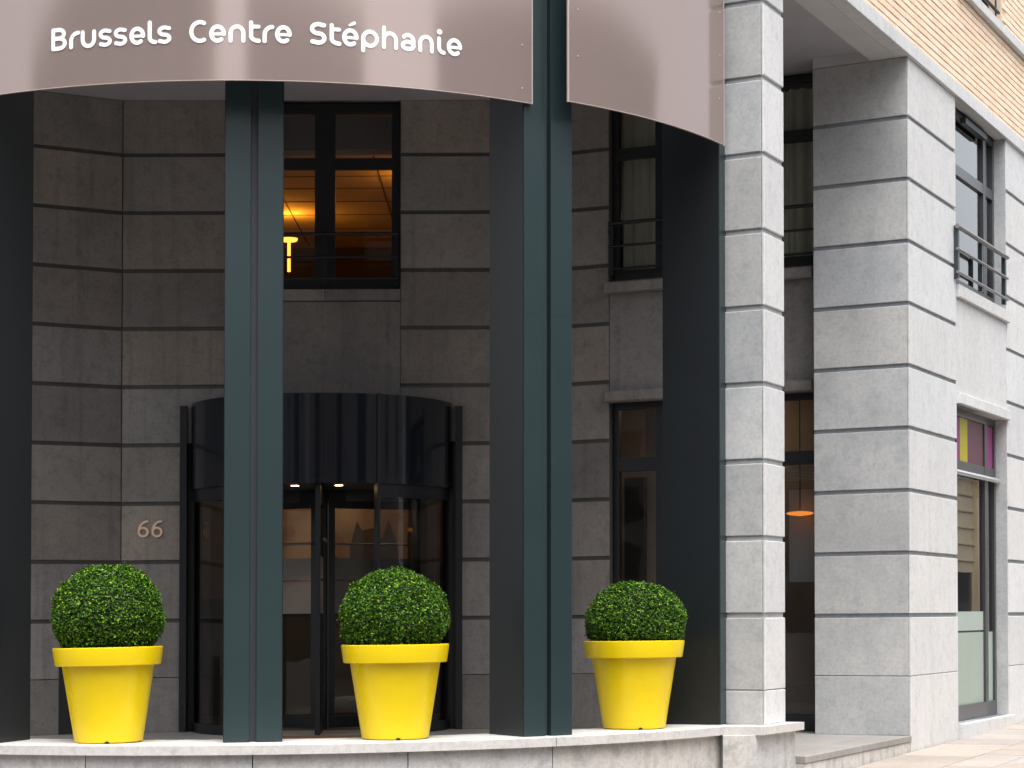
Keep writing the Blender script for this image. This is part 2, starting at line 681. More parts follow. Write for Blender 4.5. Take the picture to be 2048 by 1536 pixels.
# --- recess walls
dz_top = Z_CEIL - 0.002
uCw0, uCw1 = FC.u(486), FC.u(800)               # upper window opening
zCw0 = FC.z(700, 578)
uCd0, uCd1 = FC.u(366), FC.u(921)               # door opening
zCd1 = FC.z(643, 808, 0.0)
uC1 = math.hypot(K2[0] - K1[0], K2[1] - K1[1])
open_c = [(uCw0, uCw1, zCw0, Z_CEIL), (uCd0, uCd1, Z_FLOOR, zCd1 - 0.15)]
wallC = wall_core(FC, -0.02, uC1 + 0.02, Z_FLOOR - 0.1, Z_CEIL + 0.1, open_c, -0.35, -0.019, 'entrance_wall', 'stone_groove_dark', hotel)
cs = courses(Z_JOINT, 0.6, dz_top, Z_FLOOR)
sp = []
for (a, b) in cs:
    ul = uCw0 if b > zCd1 + 0.05 else uCd0
    ur = uCw1 if b > zCd1 + 0.05 else uCd1
    sp.append((0.004, ul - 0.004, a, b))
    sp.append((ur + 0.004, uC1 - 0.012, a, b))
clad(FC, sp, wallC, 'stone_recess_shaded')
zsl = FC.z(700, 601)
MB().slab(FC, uCw0, uCw1, -0.019, -0.006, zCd1 - 0.14, zsl - 0.012).build('stone_panel', 'stone_recess_shaded', wallC)
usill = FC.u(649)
MB().slab(FC, uCw0 - 0.0, usill - 0.004, -0.20, 0.008, zsl, zCw0 - 0.002).build('sill_stone', 'stone_recess_shaded', wallC)
MB().slab(FC, usill, uCw1, -0.20, 0.008, zsl, zCw0 - 0.002).build('sill_stone', 'stone_recess_shaded', wallC)

wallL = wall_core(FL, -3.6, -0.0, Z_FLOOR - 0.1, Z_CEIL + 0.1, [], -0.35, -0.019, 'entrance_wall', 'stone_groove_dark', hotel)
sp = [(-1.85, -0.004, a, b) for (a, b) in cs] + [(-3.6, -1.858, a, b) for (a, b) in cs]
clad(FL, sp, wallL, 'stone_recess_shaded')
un0, un1 = FL.u(120), FL.u(196)
MB().slab(FL, un0, un1, -0.001, 0.012, Z_FLOOR, FL.z(150, 1316)).build('service_hatch', 'niche_black', wallL)

uRw0, uRw1 = FR.u(1218), FR.u(1648)
uR1 = FR.u(1652)
zRu0 = FR.z(1240, 560)
zRl1 = FR.z(1240, 804)
open_r = [(uRw0, uRw1, zRu0, Z_CEIL), (uRw0, uRw1, Z_FLOOR, zRl1)]
wallR = wall_core(FR, -0.02, uR1 + 0.5, Z_FLOOR - 0.1, Z_CEIL + 0.1, open_r, -0.35, -0.019, 'entrance_wall', 'stone_groove_dark', hotel)
clad(FR, [(0.012, uRw0 - 0.002, a, b) for (a, b) in cs], wallR, 'stone_recess_shaded')
zs1, zs0 = FR.z(1206, 565, 0.11), FR.z(1206, 586, 0.11)
zl1, zl0 = FR.z(1206, 782, 0.11), FR.z(1206, 804, 0.11)
MB().slab(FR, uRw0 + 0.004, uR1 - 0.03, -0.03, -0.006, zl1 + 0.001, zs0 - 0.001).build('stone_panel', 'stone_recess_shaded', wallR)
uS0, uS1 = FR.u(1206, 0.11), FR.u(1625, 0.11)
MB().slab(FR, uS0, uS1, -0.028, 0.11, zs0, zs1, 0.012).build('sill_stone', 'stone_recess_shaded', wallR)
MB().slab(FR, uS0, uS1, -0.028, 0.11, zl0, zl1, 0.012).build('lintel_stone', 'stone_recess_shaded', wallR)
MB().slab(FR, uRw1 + 0.002, uR1 + 0.4, -0.03, 0.0, Z_FLOOR, zl0 - 0.002).build('stone_block', 'stone_recess_shaded', wallR)
MB().slab(FR, uRw1 + 0.002, uR1 + 0.4, -0.03, 0.0, zs1 + 0.002, dz_top).build('stone_block', 'stone_recess_shaded', wallR)

# --- corner pier and street wall
uP0 = FP.u(1628)
cs_s = courses(Z_JOINT, PITCH_S, Z_PIER - 0.003, Z_FLOOR)
cs_g = courses(Z_JOINT, PITCH_S, Z_PIER - 0.003, -0.06)
pier = MB().box(FP, uP0, -0.019, -0.62, -0.019, Z_FLOOR - 0.2, Z_PIER).build('corner_pier', 'stone_groove', hotel)
clad(FP, [(uP0, -0.0225, a, b) for (a, b) in cs_s], pier, 'stone')
uSa, uSb = FS.u(1914), FS.u(2015)
zw_top = Z_PIER
zsu1 = FS.z(1915, 566, 0.03)
zsu0 = FS.z(1915, 591, 0.03)
zlu1 = FS.z(1915, 783, 0.03)
zlu0 = FS.z(1915, 804, 0.03)
zlb = FS.z(1915, 1444, -0.12)
open_s = [(uSa, uSb, zsu1, Z_PIER), (uSa, uSb, zlb, zlu0)]
swall = wall_core(FS, 0.62, 7.5, -0.3, Z_PIER, open_s, -0.40, -0.019, 'street_wall', 'stone_groove', hotel)
clad(FS, [(0.0, uSa, a, b) for (a, b) in cs_g], swall, 'stone_street_lit')
clad(FS, [(uSb, uSb + 1.6, a, b) for (a, b) in cs_g], swall, 'stone_street_lit')
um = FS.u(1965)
MB().slab(FS, uSa + 0.004, um - 0.002, -0.019, -0.006, zlu1 + 0.002, zsu0 - 0.002).build('stone_panel', 'stone_street_lit', swall)
MB().slab(FS, um, uSb - 0.004, -0.019, -0.006, zlu1 + 0.002, zsu0 - 0.002).build('stone_panel', 'stone_street_lit', swall)
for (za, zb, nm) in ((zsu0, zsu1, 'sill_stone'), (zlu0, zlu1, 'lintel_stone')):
    MB().slab(FS, uSa + 0.002, um - 0.002, -0.12, 0.035, za, zb).build(nm, 'stone_street_lit', swall)
    MB().slab(FS, um, uSb + 0.03, -0.12, 0.035, za, zb).build(nm, 'stone_street_lit', swall)
MB().slab(FS, uSa + 0.004, um - 0.002, -0.25, 0.06, 0.02, zlb).build('sill_stone', 'stone_street_lit', swall)
MB().slab(FS, um, uSb + 0.05, -0.25, 0.06, 0.02, zlb).build('sill_stone', 'stone_street_lit', swall)
# stone reveals beside the street windows
for (za, zb) in ((zsu1, Z_PIER - 0.003), (zlb, zlu0)):
    MB().box(FS, uSb - 0.012, uSb + 0.0, -0.30, -0.004, za + 0.001, zb - 0.001).build('reveal_stone', 'stone', swall)

# --- ceiling of the porch, downstand beams, band and brick storey
cp = [XY(1530, 15.91), (1.75, 15.93), (1.30, 15.45), (0.6, 14.85), (-0.2, 14.5), (-1.0, 14.25), (-2.0, 14.15), (-3.0, 14.35), (-4.0, 14.9), (-5.6, 16.2), (-7.6, 18.8), (-7.4, 21.4), (0.5, 22.0), (3.4, 20.6), (3.75, 19.5)]
cp = list(reversed(cp))
ceiling = MB().prism(cp, Z_CEIL, Z_CEIL + 0.5).build('porch_ceiling', 'plaster', hotel)
MB().box(FS, -3.9, 0.0, -0.364, -0.117, Z_PIER, Z_CEIL + 0.3).build('ceiling_beam', 'plaster_light', hotel)
MB().box(FP, uP0, -0.364, -0.50, -0.004, Z_PIER, Z_CEIL + 0.3).build('ceiling_beam', 'plaster_light', hotel)
band_px = [1600, 1715, 1794, 1864, 1915.6, 1969, 2018]
zb1 = FS.z(1864, 119.5, 0.035)
bu = [-4.0] + [FS.u(px, 0.035, py) for px, py in ((1715, 5), (1794, 66), (1864, 128), (1915.6, 172), (1969, 222), (2018, 262))] + [5.2, 6.2]
band = MB().box(FS, -3.95, 6.2, -0.115, -0.002, Z_PIER + 0.001, zb1 - 0.002).build('stone_band', 'stone_street_lit', hotel)
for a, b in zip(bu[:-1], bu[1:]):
    MB().slab(FS, a + 0.002, b - 0.002, -0.003, 0.035, Z_PIER - 0.006, zb1, 0.004).build('band_stone', 'stone_street_lit', band)

# brick storey
BR_TOP = zb1 + 2.6
usl0 = FS.u(1938, 0.05, 5)
zus0 = FS.z(2040, 103, 0.05)
zus1 = zus0 + 0.105
uw0, uw1 = FS.u(1950, 0, 0), FS.u(2004, 0, 30)
brick_wall = wall_core(FS, -3.95, 6.2, zb1, BR_TOP, [(uw0 - 0.4, uw1, zus1, BR_TOP - 0.1)], -0.35, -0.012, 'brick_wall', 'brick_mortar', hotel)
BH, BL, J = 0.058, 0.205, 0.011
rest = MB()
cand = []
zz = zb1 + 0.004
row = 0
while zz + BH < zb1 + 2.3:
    off = (row % 2) * (BL + J) / 2 + (0.03 if row % 3 == 0 else 0)
    t = -3.9 + off
    while t + BL < 6.1:
        inwin = (t + BL > uw0 - 0.4 and t < uw1 and zz + BH > zus1) or (t + BL > usl0 - 0.3 and t < 6.2 and zz + BH > zus0 - 0.005 and zz < zus1)
        if not inwin:
            q = FS.pt(t + BL / 2, 0, zz + BH / 2)
            u_ = q[0] / q[1] * FPX + 1024
            v_ = HOR - (q[2] + image_shear(q[0], q[1]) - CAMZ) / q[1] * FPX
            cand.append((t, zz, 0 if (-12 < v_ and u_ < 2070 and u_ > 1690) else 1, q[1]))
        t += BL + J
    zz += BH + J
    row += 1
inview = [c for c in cand if c[2] == 0]
inview.sort(key=lambda c: c[3])
singles = inview[:300]
ss = set((c[0], c[1]) for c in singles)


def brick_mb(mb, t, z):
    j = random.uniform(-0.002, 0.002)
    a = random.uniform(-0.0015, 0.0015)
    mb.slab(FS, t + a, t + BL + a, -0.011, 0.002 + j, z, z + BH, 0.003)


for c in cand:
    if (c[0], c[1]) in ss:
        b_ = MB()
        brick_mb(b_, c[0], c[1])
        b_.build('brick', 'brick', brick_wall)
    else:
        brick_mb(rest, c[0], c[1])
tag(rest.build('brick_field', 'brick', brick_wall), kind='stuff')
MB().slab(FS, usl0 - 0.3, 4.0, -0.011, 0.06, zus0, zus1, 0.005).build('sill_stone', 'stone_street_lit', hotel)
MB().slab(FS, 4.004, 6.2, -0.011, 0.06, zus0, zus1, 0.005).build('sill_stone', 'stone_street_lit', hotel)

# --- interiors: storey plan just inside the walls
plan = [(-7.0, 19.7), (-4.08, 21.34), (0.55, 21.48), (3.02, 20.42), (3.85, 19.95), (6.7, 25.6), (6.7, 29), (-7.0, 29)]
MB().prism(plan, Z_FLOOR - 0.12, Z_FLOOR - 0.01).build('lobby_floor', 'lobby_floor', hotel)
MB().prism(plan, 3.85, 4.05).build('lobby_ceiling', 'room_white', hotel)
MB().prism(plan, 6.75, 6.85).build('upper_slab', 'plaster', hotel)
Z_RC = 6.30
m = MB()
FX = Frame((0, 27.6), 0)
m.box(FX, -7, 6.7, -0.1, 0, Z_FLOOR, Z_CEIL)
m.build('back_wall', 'wall_dark', hotel)
# upper room: dropped panel ceiling with joints, dark partitions
uroom = MB().box(FX, -6.2, 0.45, 0.02, 5.55, Z_RC, Z_RC + 0.06).build('room_ceiling', 'room_white', hotel)
MB().box(Frame((0, 22.0), 0), -4.0, 0.45, -0.06, -0.001, Z_RC + 0.061, 6.75).build('bulkhead', 'plaster', hotel)
for yy in (22.55, 23.1, 23.75, 24.5, 25.3, 26.2):
    MB().box(Frame((0, yy), 0), -6.2, 0.45, -0.008, 0.008, Z_RC - 0.006, Z_RC - 0.001).build('ceiling_joint', 'ceiling_joint', uroom)
for xx in (-2.72, -1.5, -3.9):
    MB().box(Frame((xx, 22.0), R(90)), 0.1, 5.4, -0.008, 0.008, Z_RC - 0.006, Z_RC - 0.001).build('ceiling_joint', 'ceiling_joint', uroom)
MB().box(Frame((0.5, 21.6), R(90)), 0, 6, -0.06, 0.0, 4.05, 6.75).build('partition', 'wall_tan', hotel)
MB().box(Frame((-5.2, 21.3), R(90)), 0, 6.3, -0.06, 0.0, 4.05, 6.75).build('partition', 'wall_dark', hotel)
# lobby mural and silhouettes on the back of the lobby
FM = Frame((0, 24.6), 0)
MB().box(FM, -4.6, 0.3, -0.2, -0.1, Z_FLOOR, 3.85).build('lobby_wall', 'wall_dark', hotel)
mural = MB().box(FM, -4.6, 0.3, -0.08, 0, 1.55, 3.4).build('lobby_mural', 'mural', hotel)
sk = [(-2.15, 0.0), (-2.15, .30), (-2.05, .42), (-1.93, .42), (-1.85, .34), (-1.74, .36), (-1.74, .55), (-1.66, .95), (-1.6, .80), (-1.45, .84), (-1.36, .66), (-1.28, .98), (-1.18, .58), (-1.18, .26), (-0.95, .30), (-0.6, .22), (-0.6, 0)]
MB().poly([FM.pt(x * 1.0 - 0.2, 0.012, 1.75 + y * 0.75) for x, y in sk]).build('mural_skyline', 'silhouette', mural)
# lobby: tan wall, pillar behind the side window, blind
MB().box(Frame((0, 23.6), R(-24)), 0.5, 4.6, -0.08, 0, Z_FLOOR, 3.85).build('lobby_wall', 'wall_grey', hotel)
ux = FR.u(1300, -0.9)
MB().box(FR, ux - 0.05, ux + 0.14, -1.2, -0.9, Z_FLOOR, 3.85).build('lobby_pillar', 'wall_tan', hotel)
ux = FR.u(1270, -0.7)
MB().box(FR, ux - 0.12, ux + 0.10, -0.78, -0.7, Z_FLOOR, 2.75).build('lobby_door', 'wall_dark', hotel)
ux0, ux1 = FR.u(1572, -0.5), FR.u(1660, -0.5)
MB().box(FR, ux0 + 0.03, ux1 + 0.3, -0.52, -0.5, 1.62, 2.55).build('lobby_screen', 'blind_grey', hotel)


def window(F, u0, u1, z0, z1, d, fmat, bars, rails, gmat, fw=0.055, fd=0.07, bottom=None, name='window'):
    """frame mesh with mullions (u, halfwidth) and transoms (z0, z1), a pane in every opening"""
    fb = bottom or fw
    m = MB()
    m.box(F, u0, u0 + fw, d - fd, d, z0, z1)
    m.box(F, u1 - fw, u1, d - fd, d, z0, z1)
    m.box(F, u0 + fw, u1 - fw, d - fd, d, z0, z0 + fb)
    m.box(F, u0 + fw, u1 - fw, d - fd, d, z1 - fw, z1)
    us = [u0 + fw] + sum([[b[0] - b[1], b[0] + b[1]] for b in bars], []) + [u1 - fw]
    zs = [z0 + fb] + sum([[r[0], r[1]] for r in rails], []) + [z1 - fw]
    for b in bars:
        m.box(F, b[0] - b[1], b[0] + b[1], d - fd, d, z0 + fb, z1 - fw)
    for k in range(0, len(us), 2):
        for r in rails:
            m.box(F, us[k], us[k + 1], d - fd, d - 0.002, r[0], r[1])
    o = m.build(name, fmat, hotel)
    for k in range(0, len(us), 2):
        for j in range(0, len(zs), 2):
            MB().box(F, us[k] - 0.004, us[k + 1] + 0.004, d - fd * 0.6, d - fd * 0.45, zs[j] - 0.004, zs[j + 1] + 0.004).build('pane', gmat, o)
    return o


# upper window over the door
D = -0.09
wz = lambda px, py, F=FC, d=D: F.z(px, py, d)
winC = window(FC, uCw0 + 0.001, uCw1 - 0.001, zCw0, Z_CEIL - 0.02, D, 'frame_black', [(FC.u(649, D), 20.5 * 21.1 / FPX)], [(wz(700, 338), wz(700, 316))], 'glass', fw=0.09, bottom=0.13)
# side windows of the recess: upper and lower
umid = (uRw0 + uRw1) / 2
b0 = FR.u(1320, -0.09)
bars_r = [(b0, 0.045), (FR.u(1450, -0.09), 0.03)]
winRu = window(FR, uRw0 + 0.01, uRw1, zRu0, Z_CEIL - 0.02, -0.09, 'frame_black', bars_r, [(FR.z(1240, 320, -0.09), FR.z(1240, 298, -0.09))], 'glass', fw=0.065, bottom=0.11)
winRl = window(FR, uRw0 + 0.01, uRw1, Z_FLOOR, zRl1, -0.09, 'frame_black', bars_r, [(FR.z(1240, 943, -0.09), FR.z(1240, 917, -0.09))], 'glass', fw=0.065, bottom=0.16)
MB().box(FR, FR.u(1460, -0.11), uRw1 - 0.066, -0.142, -0.128, Z_FLOOR + 0.17, FR.z(1600, 1266, -0.13)).build('frosted_film', 'film_brown', winRl)
# curtain behind the upper side window: one pleated sheet
m = MB()
n = 120
i0 = 0
for k in range(n + 1):
    u = uRw0 + 0.04 + (uRw1 - uRw0 - 0.1) * k / n
    d = -0.30 + 0.035 * math.sin(k * 0.95) + 0.02 * math.sin(k * 0.37 + 1)
    for z in (zRu0 - 0.1, Z_CEIL - 0.1):
        m.v.append(FR.pt(u, d, z))
for k in range(n):
    m.f.append((2 * k, 2 * k + 2, 2 * k + 3, 2 * k + 1))
m.build('curtain', 'curtain', winRu, smooth=True)

for k in range(9):
    zb_ = FR.z(1600, 937, -0.2) - 0.014 * k
    MB().box(FR, FR.u(1575, -0.2), uRw1 - 0.07, -0.205, -0.19, zb_ - 0.004, zb_).build('blind_slat', 'blind_grey', winRl)

# street windows
D = -0.13
uLm = FS.u(1972, D)
zt0, zt1 = FS.z(1940, 945, D), FS.z(1940, 926, D)
winS = window(FS, uSa + 0.002, uSb - 0.014, zsu1, Z_PIER - 0.006, D, 'frame_grey', [(uLm, 0.055)], [(FS.z(1945, 372, D), FS.z(1945, 352, D))], 'glass_street', fw=0.075, bottom=0.14)
winSl = window(FS, uSa + 0.002, uSb - 0.014, zlb, zlu0 - 0.002, D, 'frame_grey', [(uLm, 0.06)], [(zt0, zt1)], 'glass_street', fw=0.075, bottom=0.16)
zf1, zf0 = FS.z(1940, 1265, D), zlb + 0.16
MB().box(FS, uSa + 0.078, uLm - 0.06, D - 0.030, D - 0.026, zf0, zf1).build('frosted_film', 'film_green', winSl)
MB().box(FS, uSa + 0.078, uLm - 0.06, D - 0.030, D - 0.026, FS.z(1940, 1261, D), FS.z(1940, 1223, D)).build('frosted_film', 'film_band', winSl)
MB().box(FS, uLm + 0.06, uSb - 0.09, D - 0.030, D - 0.026, zf0, zf1).build('frosted_film', 'film_green', winSl)
zc0, zc1 = zt1, zlu0 - 0.08
for (pa, pb, mm) in ((1916, 1923, 'film_magenta'), (1923, 1938, 'film_yellow'), (1938, 1970, 'film_mauve'), (1976, 1996, 'film_magenta')):
    MB().box(FS, FS.u(pa, D), FS.u(pb, D) - 0.002, D - 0.03, D - 0.016, zc0, zc1).build('colour_panel', mm, winSl)
MB().tube(FS.pt(uSa + 0.02, D + 0.03, zt0 - 0.03), FS.pt(uSb - 0.03, D + 0.03, zt0 - 0.03), 0.028).build('vent_bar', 'vent_silver', winSl)
za_ = FS.z(1925, 240, D + 0.03)
MB().box(FS, FS.u(1924, D), FS.u(1966, D), D + 0.001, D + 0.06, za_ - 0.03, za_ + 0.03).build('vent_bar', 'rail_steel', winS)
MB().box(FS, uSa, uSb + 0.3, -0.9, -0.85, Z_FLOOR, Z_CEIL).build('inner_screen', 'wall_dark', hotel)
# the window over the brick sill (only its foot shows)
winB = window(FS, uw0 - 0.39, uw1 - 0.012, zus1 + 0.002, BR_TOP - 0.11, -0.14, 'frame_black', [], [], 'glass_street', fw=0.07)

# --- house number 66
def dist_grid(strokes, x0, x1, y0, y1, h):
    nx, ny = int((x1 - x0) / h) + 2, int((y1 - y0) / h) + 2
    gx, gy = np.meshgrid(x0 + h * np.arange(nx), y0 + h * np.arange(ny))
    best = np.full(gx.shape, 9.0)
    for (pts, hw) in strokes:
        for (ax, ay), (bx, by) in zip(pts[:-1], pts[1:]):
            dx, dy = bx - ax, by - ay
            L2 = dx * dx + dy * dy + 1e-12
            t = np.clip(((gx - ax) * dx + (gy - ay) * dy) / L2, 0, 1)
            best = np.minimum(best, np.hypot(gx - ax - t * dx, gy - ay - t * dy) - hw)
    return gx, gy, best


def glyph(strokes, place, depth=0.0, h=0.02):
    """filled outline of round-ended strokes; place(x, y, d) -> world point"""
    xs = [p[0] for s in strokes for p in s[0]]
    ys = [p[1] for s in strokes for p in s[0]]
    q = max(s[1] for s in strokes) + 2 * h
    gx, gy, f = dist_grid(strokes, min(xs) - q, max(xs) + q, min(ys) - q, max(ys) + q, h)
    m = MB()
    ny, nx = f.shape
    idx = {}

    def vert(key, x, y):
        if key not in idx:
            idx[key] = len(m.v)
            m.v.append(place(x, y, depth))
        return idx[key]
    for j in range(ny - 1):
        for i in range(nx - 1):
            cr = [(j, i), (j, i + 1), (j + 1, i + 1), (j + 1, i)]
            fv = [f[c] for c in cr]
            if min(fv) >= 0:
                continue
            poly, cross = [], []
            for k in range(4):
                a, b = cr[k], cr[(k + 1) % 4]
                fa, fb = fv[k], fv[(k + 1) % 4]
                if fa < 0:
                    poly.append(vert(a, gx[a], gy[a]))
                if (fa < 0) != (fb < 0):
                    t = fa / (fa - fb)
                    key = (min(a, b), max(a, b))
                    x, y = gx[a] + t * (gx[b] - gx[a]), gy[a] + t * (gy[b] - gy[a])
                    poly.append(vert(key, x, y))
                    cross.append((poly[-1], x, y, fa < 0))
            if len(poly) >= 3:
                m.f.append(tuple(poly))
            if depth and len(cross) == 2:
                a, b = cross
                i0 = len(m.v)
                m.v += [place(a[1], a[2], depth), place(b[1], b[2], depth), place(b[1], b[2], 0.001), place(a[1], a[2], 0.001)]
                m.f.append((i0, i0 + 3, i0 + 2, i0 + 1))
    return m


def arc(cx, cy, rx, ry, a0, a1, n=16):
    return [(cx + rx * math.cos(R(a0 + (a1 - a0) * k / n)), cy + ry * math.sin(R(a0 + (a1 - a0) * k / n))) for k in range(n + 1)]


number = part_empty('house_number', hotel)
zn0 = FC.z(300, 1075)
hn = FC.z(300, 1041) - zn0
for (pa, pb) in ((276.5, 298.5), (304, 326)):
    u0_ = FC.u(pa)
    w_ = (FC.u(pb) - u0_) / hn
    r_ = 0.062
    s6 = [(arc(w_ / 2, 0.315, w_ / 2 - r_, 0.315 - r_, 0, 360, 28), r_), (arc(w_ * 0.88, 0.33, w_ * 0.88 - r_, 0.67 - r_, 180, 90, 16), r_)]
    glyph(s6, lambda x, y, d, u0_=u0_: FC.pt(u0_ + x * hn, d, zn0 + y * hn), depth=0.018, h=0.025).build('digit', 'bronze', number)

# ================================================================== stone pier at the corner of the porch
npier = thing('stone_pier', (*N0, Z_LEDGE), 'pale square stone pier standing on the ledge corner beside the brown sign', 'pier')
wl, wr = 0.335, FNR.u(1569, 0, 800)
core = MB().box(FNL, -wl + 0.004, -0.019, -wr + 0.0, -0.019, Z_LEDGE, Z_PIER + 0.05).build('pier_core', 'stone_groove_pale', npier)
cs_n = courses(Z_JOINT, 0.6, Z_PIER, Z_LEDGE)
for (a, b) in cs_n:
    MB().slab(FNL, -wl, -0.0245, -0.018, 0.0, a, b, 0.005).build('stone_block', 'stone', npier)
    MB().slab(FNR, 0.0, wr, -0.018, 0.0, a, b, 0.005).build('stone_block', 'stone_street_lit', npier)

# ================================================================== plinth ledge
CX, CY, CR = -1.95, 18.22, 4.39


def circ(px, r, py=1490):
    a, _ = ray(px, py)
    # |(aY - CX, Y - CY)| = r
    A = a * a + 1
    B = -2 * (a * CX + CY)
    C = CX * CX + CY * CY - r * r
    Y = (-B - math.sqrt(B * B - 4 * A * C)) / (2 * A)
    return math.atan2(a * Y - CX, CY - Y)


def ringpt(th, r):
    return (CX + r * math.sin(th), CY - r * math.cos(th))


plinth = thing('plinth_ledge', (CX, CY - CR, 0), 'low curved pale stone ledge carrying the columns and yellow pots', 'ledge')
TH = 0.062
cut = [circ(-300, CR), circ(1113, CR), circ(1441, CR)]
seg = 20


def arcpts(t0, t1, r, n):
    return [ringpt(t0 + (t1 - t0) * k / n, r) for k in range(n + 1)]


for a, b in zip(cut[:-1], cut[1:]):
    MB().strip(arcpts(a + 0.0008, b - 0.0008, CR - 0.74, 24), arcpts(a + 0.0008, b - 0.0008, CR, 24), Z_LEDGE - TH, Z_LEDGE).build('coping_slab', 'stone_coping', plinth)
# straight corner pieces of the coping round the pier
c0 = ringpt(cut[2], CR)
c0b = ringpt(cut[2], CR - 0.74)
c1 = XY(1446, Yat(1446, 1453.3, Z_LEDGE), 1453)
c2 = XY(1527, Yat(1527, 1454, Z_LEDGE), 1454)
c3 = XY(1608.5, Yat(1608.5, 1443.8, Z_LEDGE), 1444)
back = FNL.pt(-0.85, -1.0, 0)[:2]
c3b = (c3[0] - 0.62 * 0.891, c3[1] + 0.62 * 0.453)
MB().prism([c0, c1, c2, (c2[0] - 0.30, c2[1] + 0.5), c0b], Z_LEDGE - TH, Z_LEDGE).build('coping_slab', 'stone_coping', plinth)
MB().prism([(c2[0] + 0.0009, c2[1] + 0.0018), c3, c3b, (c2[0] - 0.27, c2[1] + 0.56)], Z_LEDGE - TH, Z_LEDGE - 0.0005).build('coping_slab', 'stone_coping', plinth)
# facing slabs of the plinth wall
jt = [-300, -120, 171, 505, 816, 1105, 1441]
RB = CR - 0.055
for a, b in zip(jt[:-1], jt[1:]):
    ta, tb = circ(a, RB, 1520) + 0.0009, circ(b, RB, 1520) - 0.0009
    MB().strip(arcpts(ta, tb, RB - 0.04, 8), arcpts(ta, tb, RB, 8), -0.4, Z_LEDGE - TH - 0.001).build('facing_slab', 'stone_plinth', plinth)
MB().strip(arcpts(circ(-300, RB), circ(1436, RB), CR - 0.70, 24), arcpts(circ(-300, RB), circ(1436, RB), RB - 0.041, 24), -0.4, Z_LEDGE - TH - 0.002).build('plinth_core', 'mortar', plinth)
f0 = XY(1443.5, 15.62)
f1 = XY(1509, 15.60)
f2 = XY(1589, 16.32)
FQ = Frame(f0, math.atan2(f1[1] - f0[1], f1[0] - f0[0]))
MB().slab(FQ, 0.002, math.dist(f0, f1) - 0.003, -0.06, 0, -0.4, Z_LEDGE - TH - 0.001, 0.003).build('facing_slab', 'stone_plinth', plinth)
FQ2 = Frame(f1, math.atan2(f2[1] - f1[1], f2[0] - f1[0]))
MB().slab(FQ2, 0.002, math.dist(f1, f2), -0.5, 0, -0.4, Z_LEDGE - TH - 0.001, 0.003).build('facing_slab', 'stone_plinth', plinth)

# ================================================================== porch floor and step
fp = [ringpt(circ(-300, CR), CR - 0.6), ringpt(circ(200, CR), CR - 0.6), ringpt(circ(700, CR), CR - 0.6), ringpt(circ(1100, CR), CR - 0.6), ringpt(circ(1441, CR), CR - 0.6),
      FS.pt(-3.35, -0.35, 0)[:2], FS.pt(0.0, -0.35, 0)[:2], FP.pt(uP0, -0.1, 0)[:2], FR.pt(2.6, -0.1, 0)[:2], (K2[0], K2[1] + 0.05), (K1[0], K1[1] + 0.05), (-7.1, 19.4)]
porch = MB().prism(fp, -0.3, Z_FLOOR).build('porch_floor', 'floor_stone')
tag(porch, kind='structure')
step = thing('entrance_step', FS.pt(-1.7, 0, 0), 'shallow grey stone step between the ledge end and the corner pier', 'step')
for a, b in ((-3.05, -1.52), (-1.516, -0.004)):
    MB().slab(FS, a, b, -0.349, 0.004, Z_FLOOR - 0.056, Z_FLOOR + 0.0005, 0.004).build('nosing_slab', 'floor_stone', step)
    MB().box(FS, a, b, -0.3, -0.008, -0.1, Z_FLOOR - 0.060).build('riser_slab', 'stone_plinth', step)
# door mat
mat_o = MB()
qc = FC.pt(FC.u(643), 0, 0)
mat_o.box(FC, FC.u(560), FC.u(735), 1.15, 2.35, Z_FLOOR + 0.002, Z_FLOOR + 0.014)
tag(mat_o.build('door_mat', 'mat_brown'), 'brown coir door mat on the porch floor before the revolving door', 'mat')

# ================================================================== revolving door
DC = FC.pt(FC.u(643), -0.25, 0)
DR = 1.365
rdoor = thing('revolving_door', (DC[0], DC[1], Z_FLOOR), 'dark round revolving door with glossy black drum under the upper window', 'door')
zd1 = Zat(643, 785, DC[1] - DR)
zd0 = Zat(643, 965, DC[1] - DR)


def dpt(th, r):
    return (DC[0] + r * math.sin(th), DC[1] - r * math.cos(th))


def darc(a, b, r, n):
    return [dpt(a + (b - a) * k / n, r) for k in range(n + 1)]


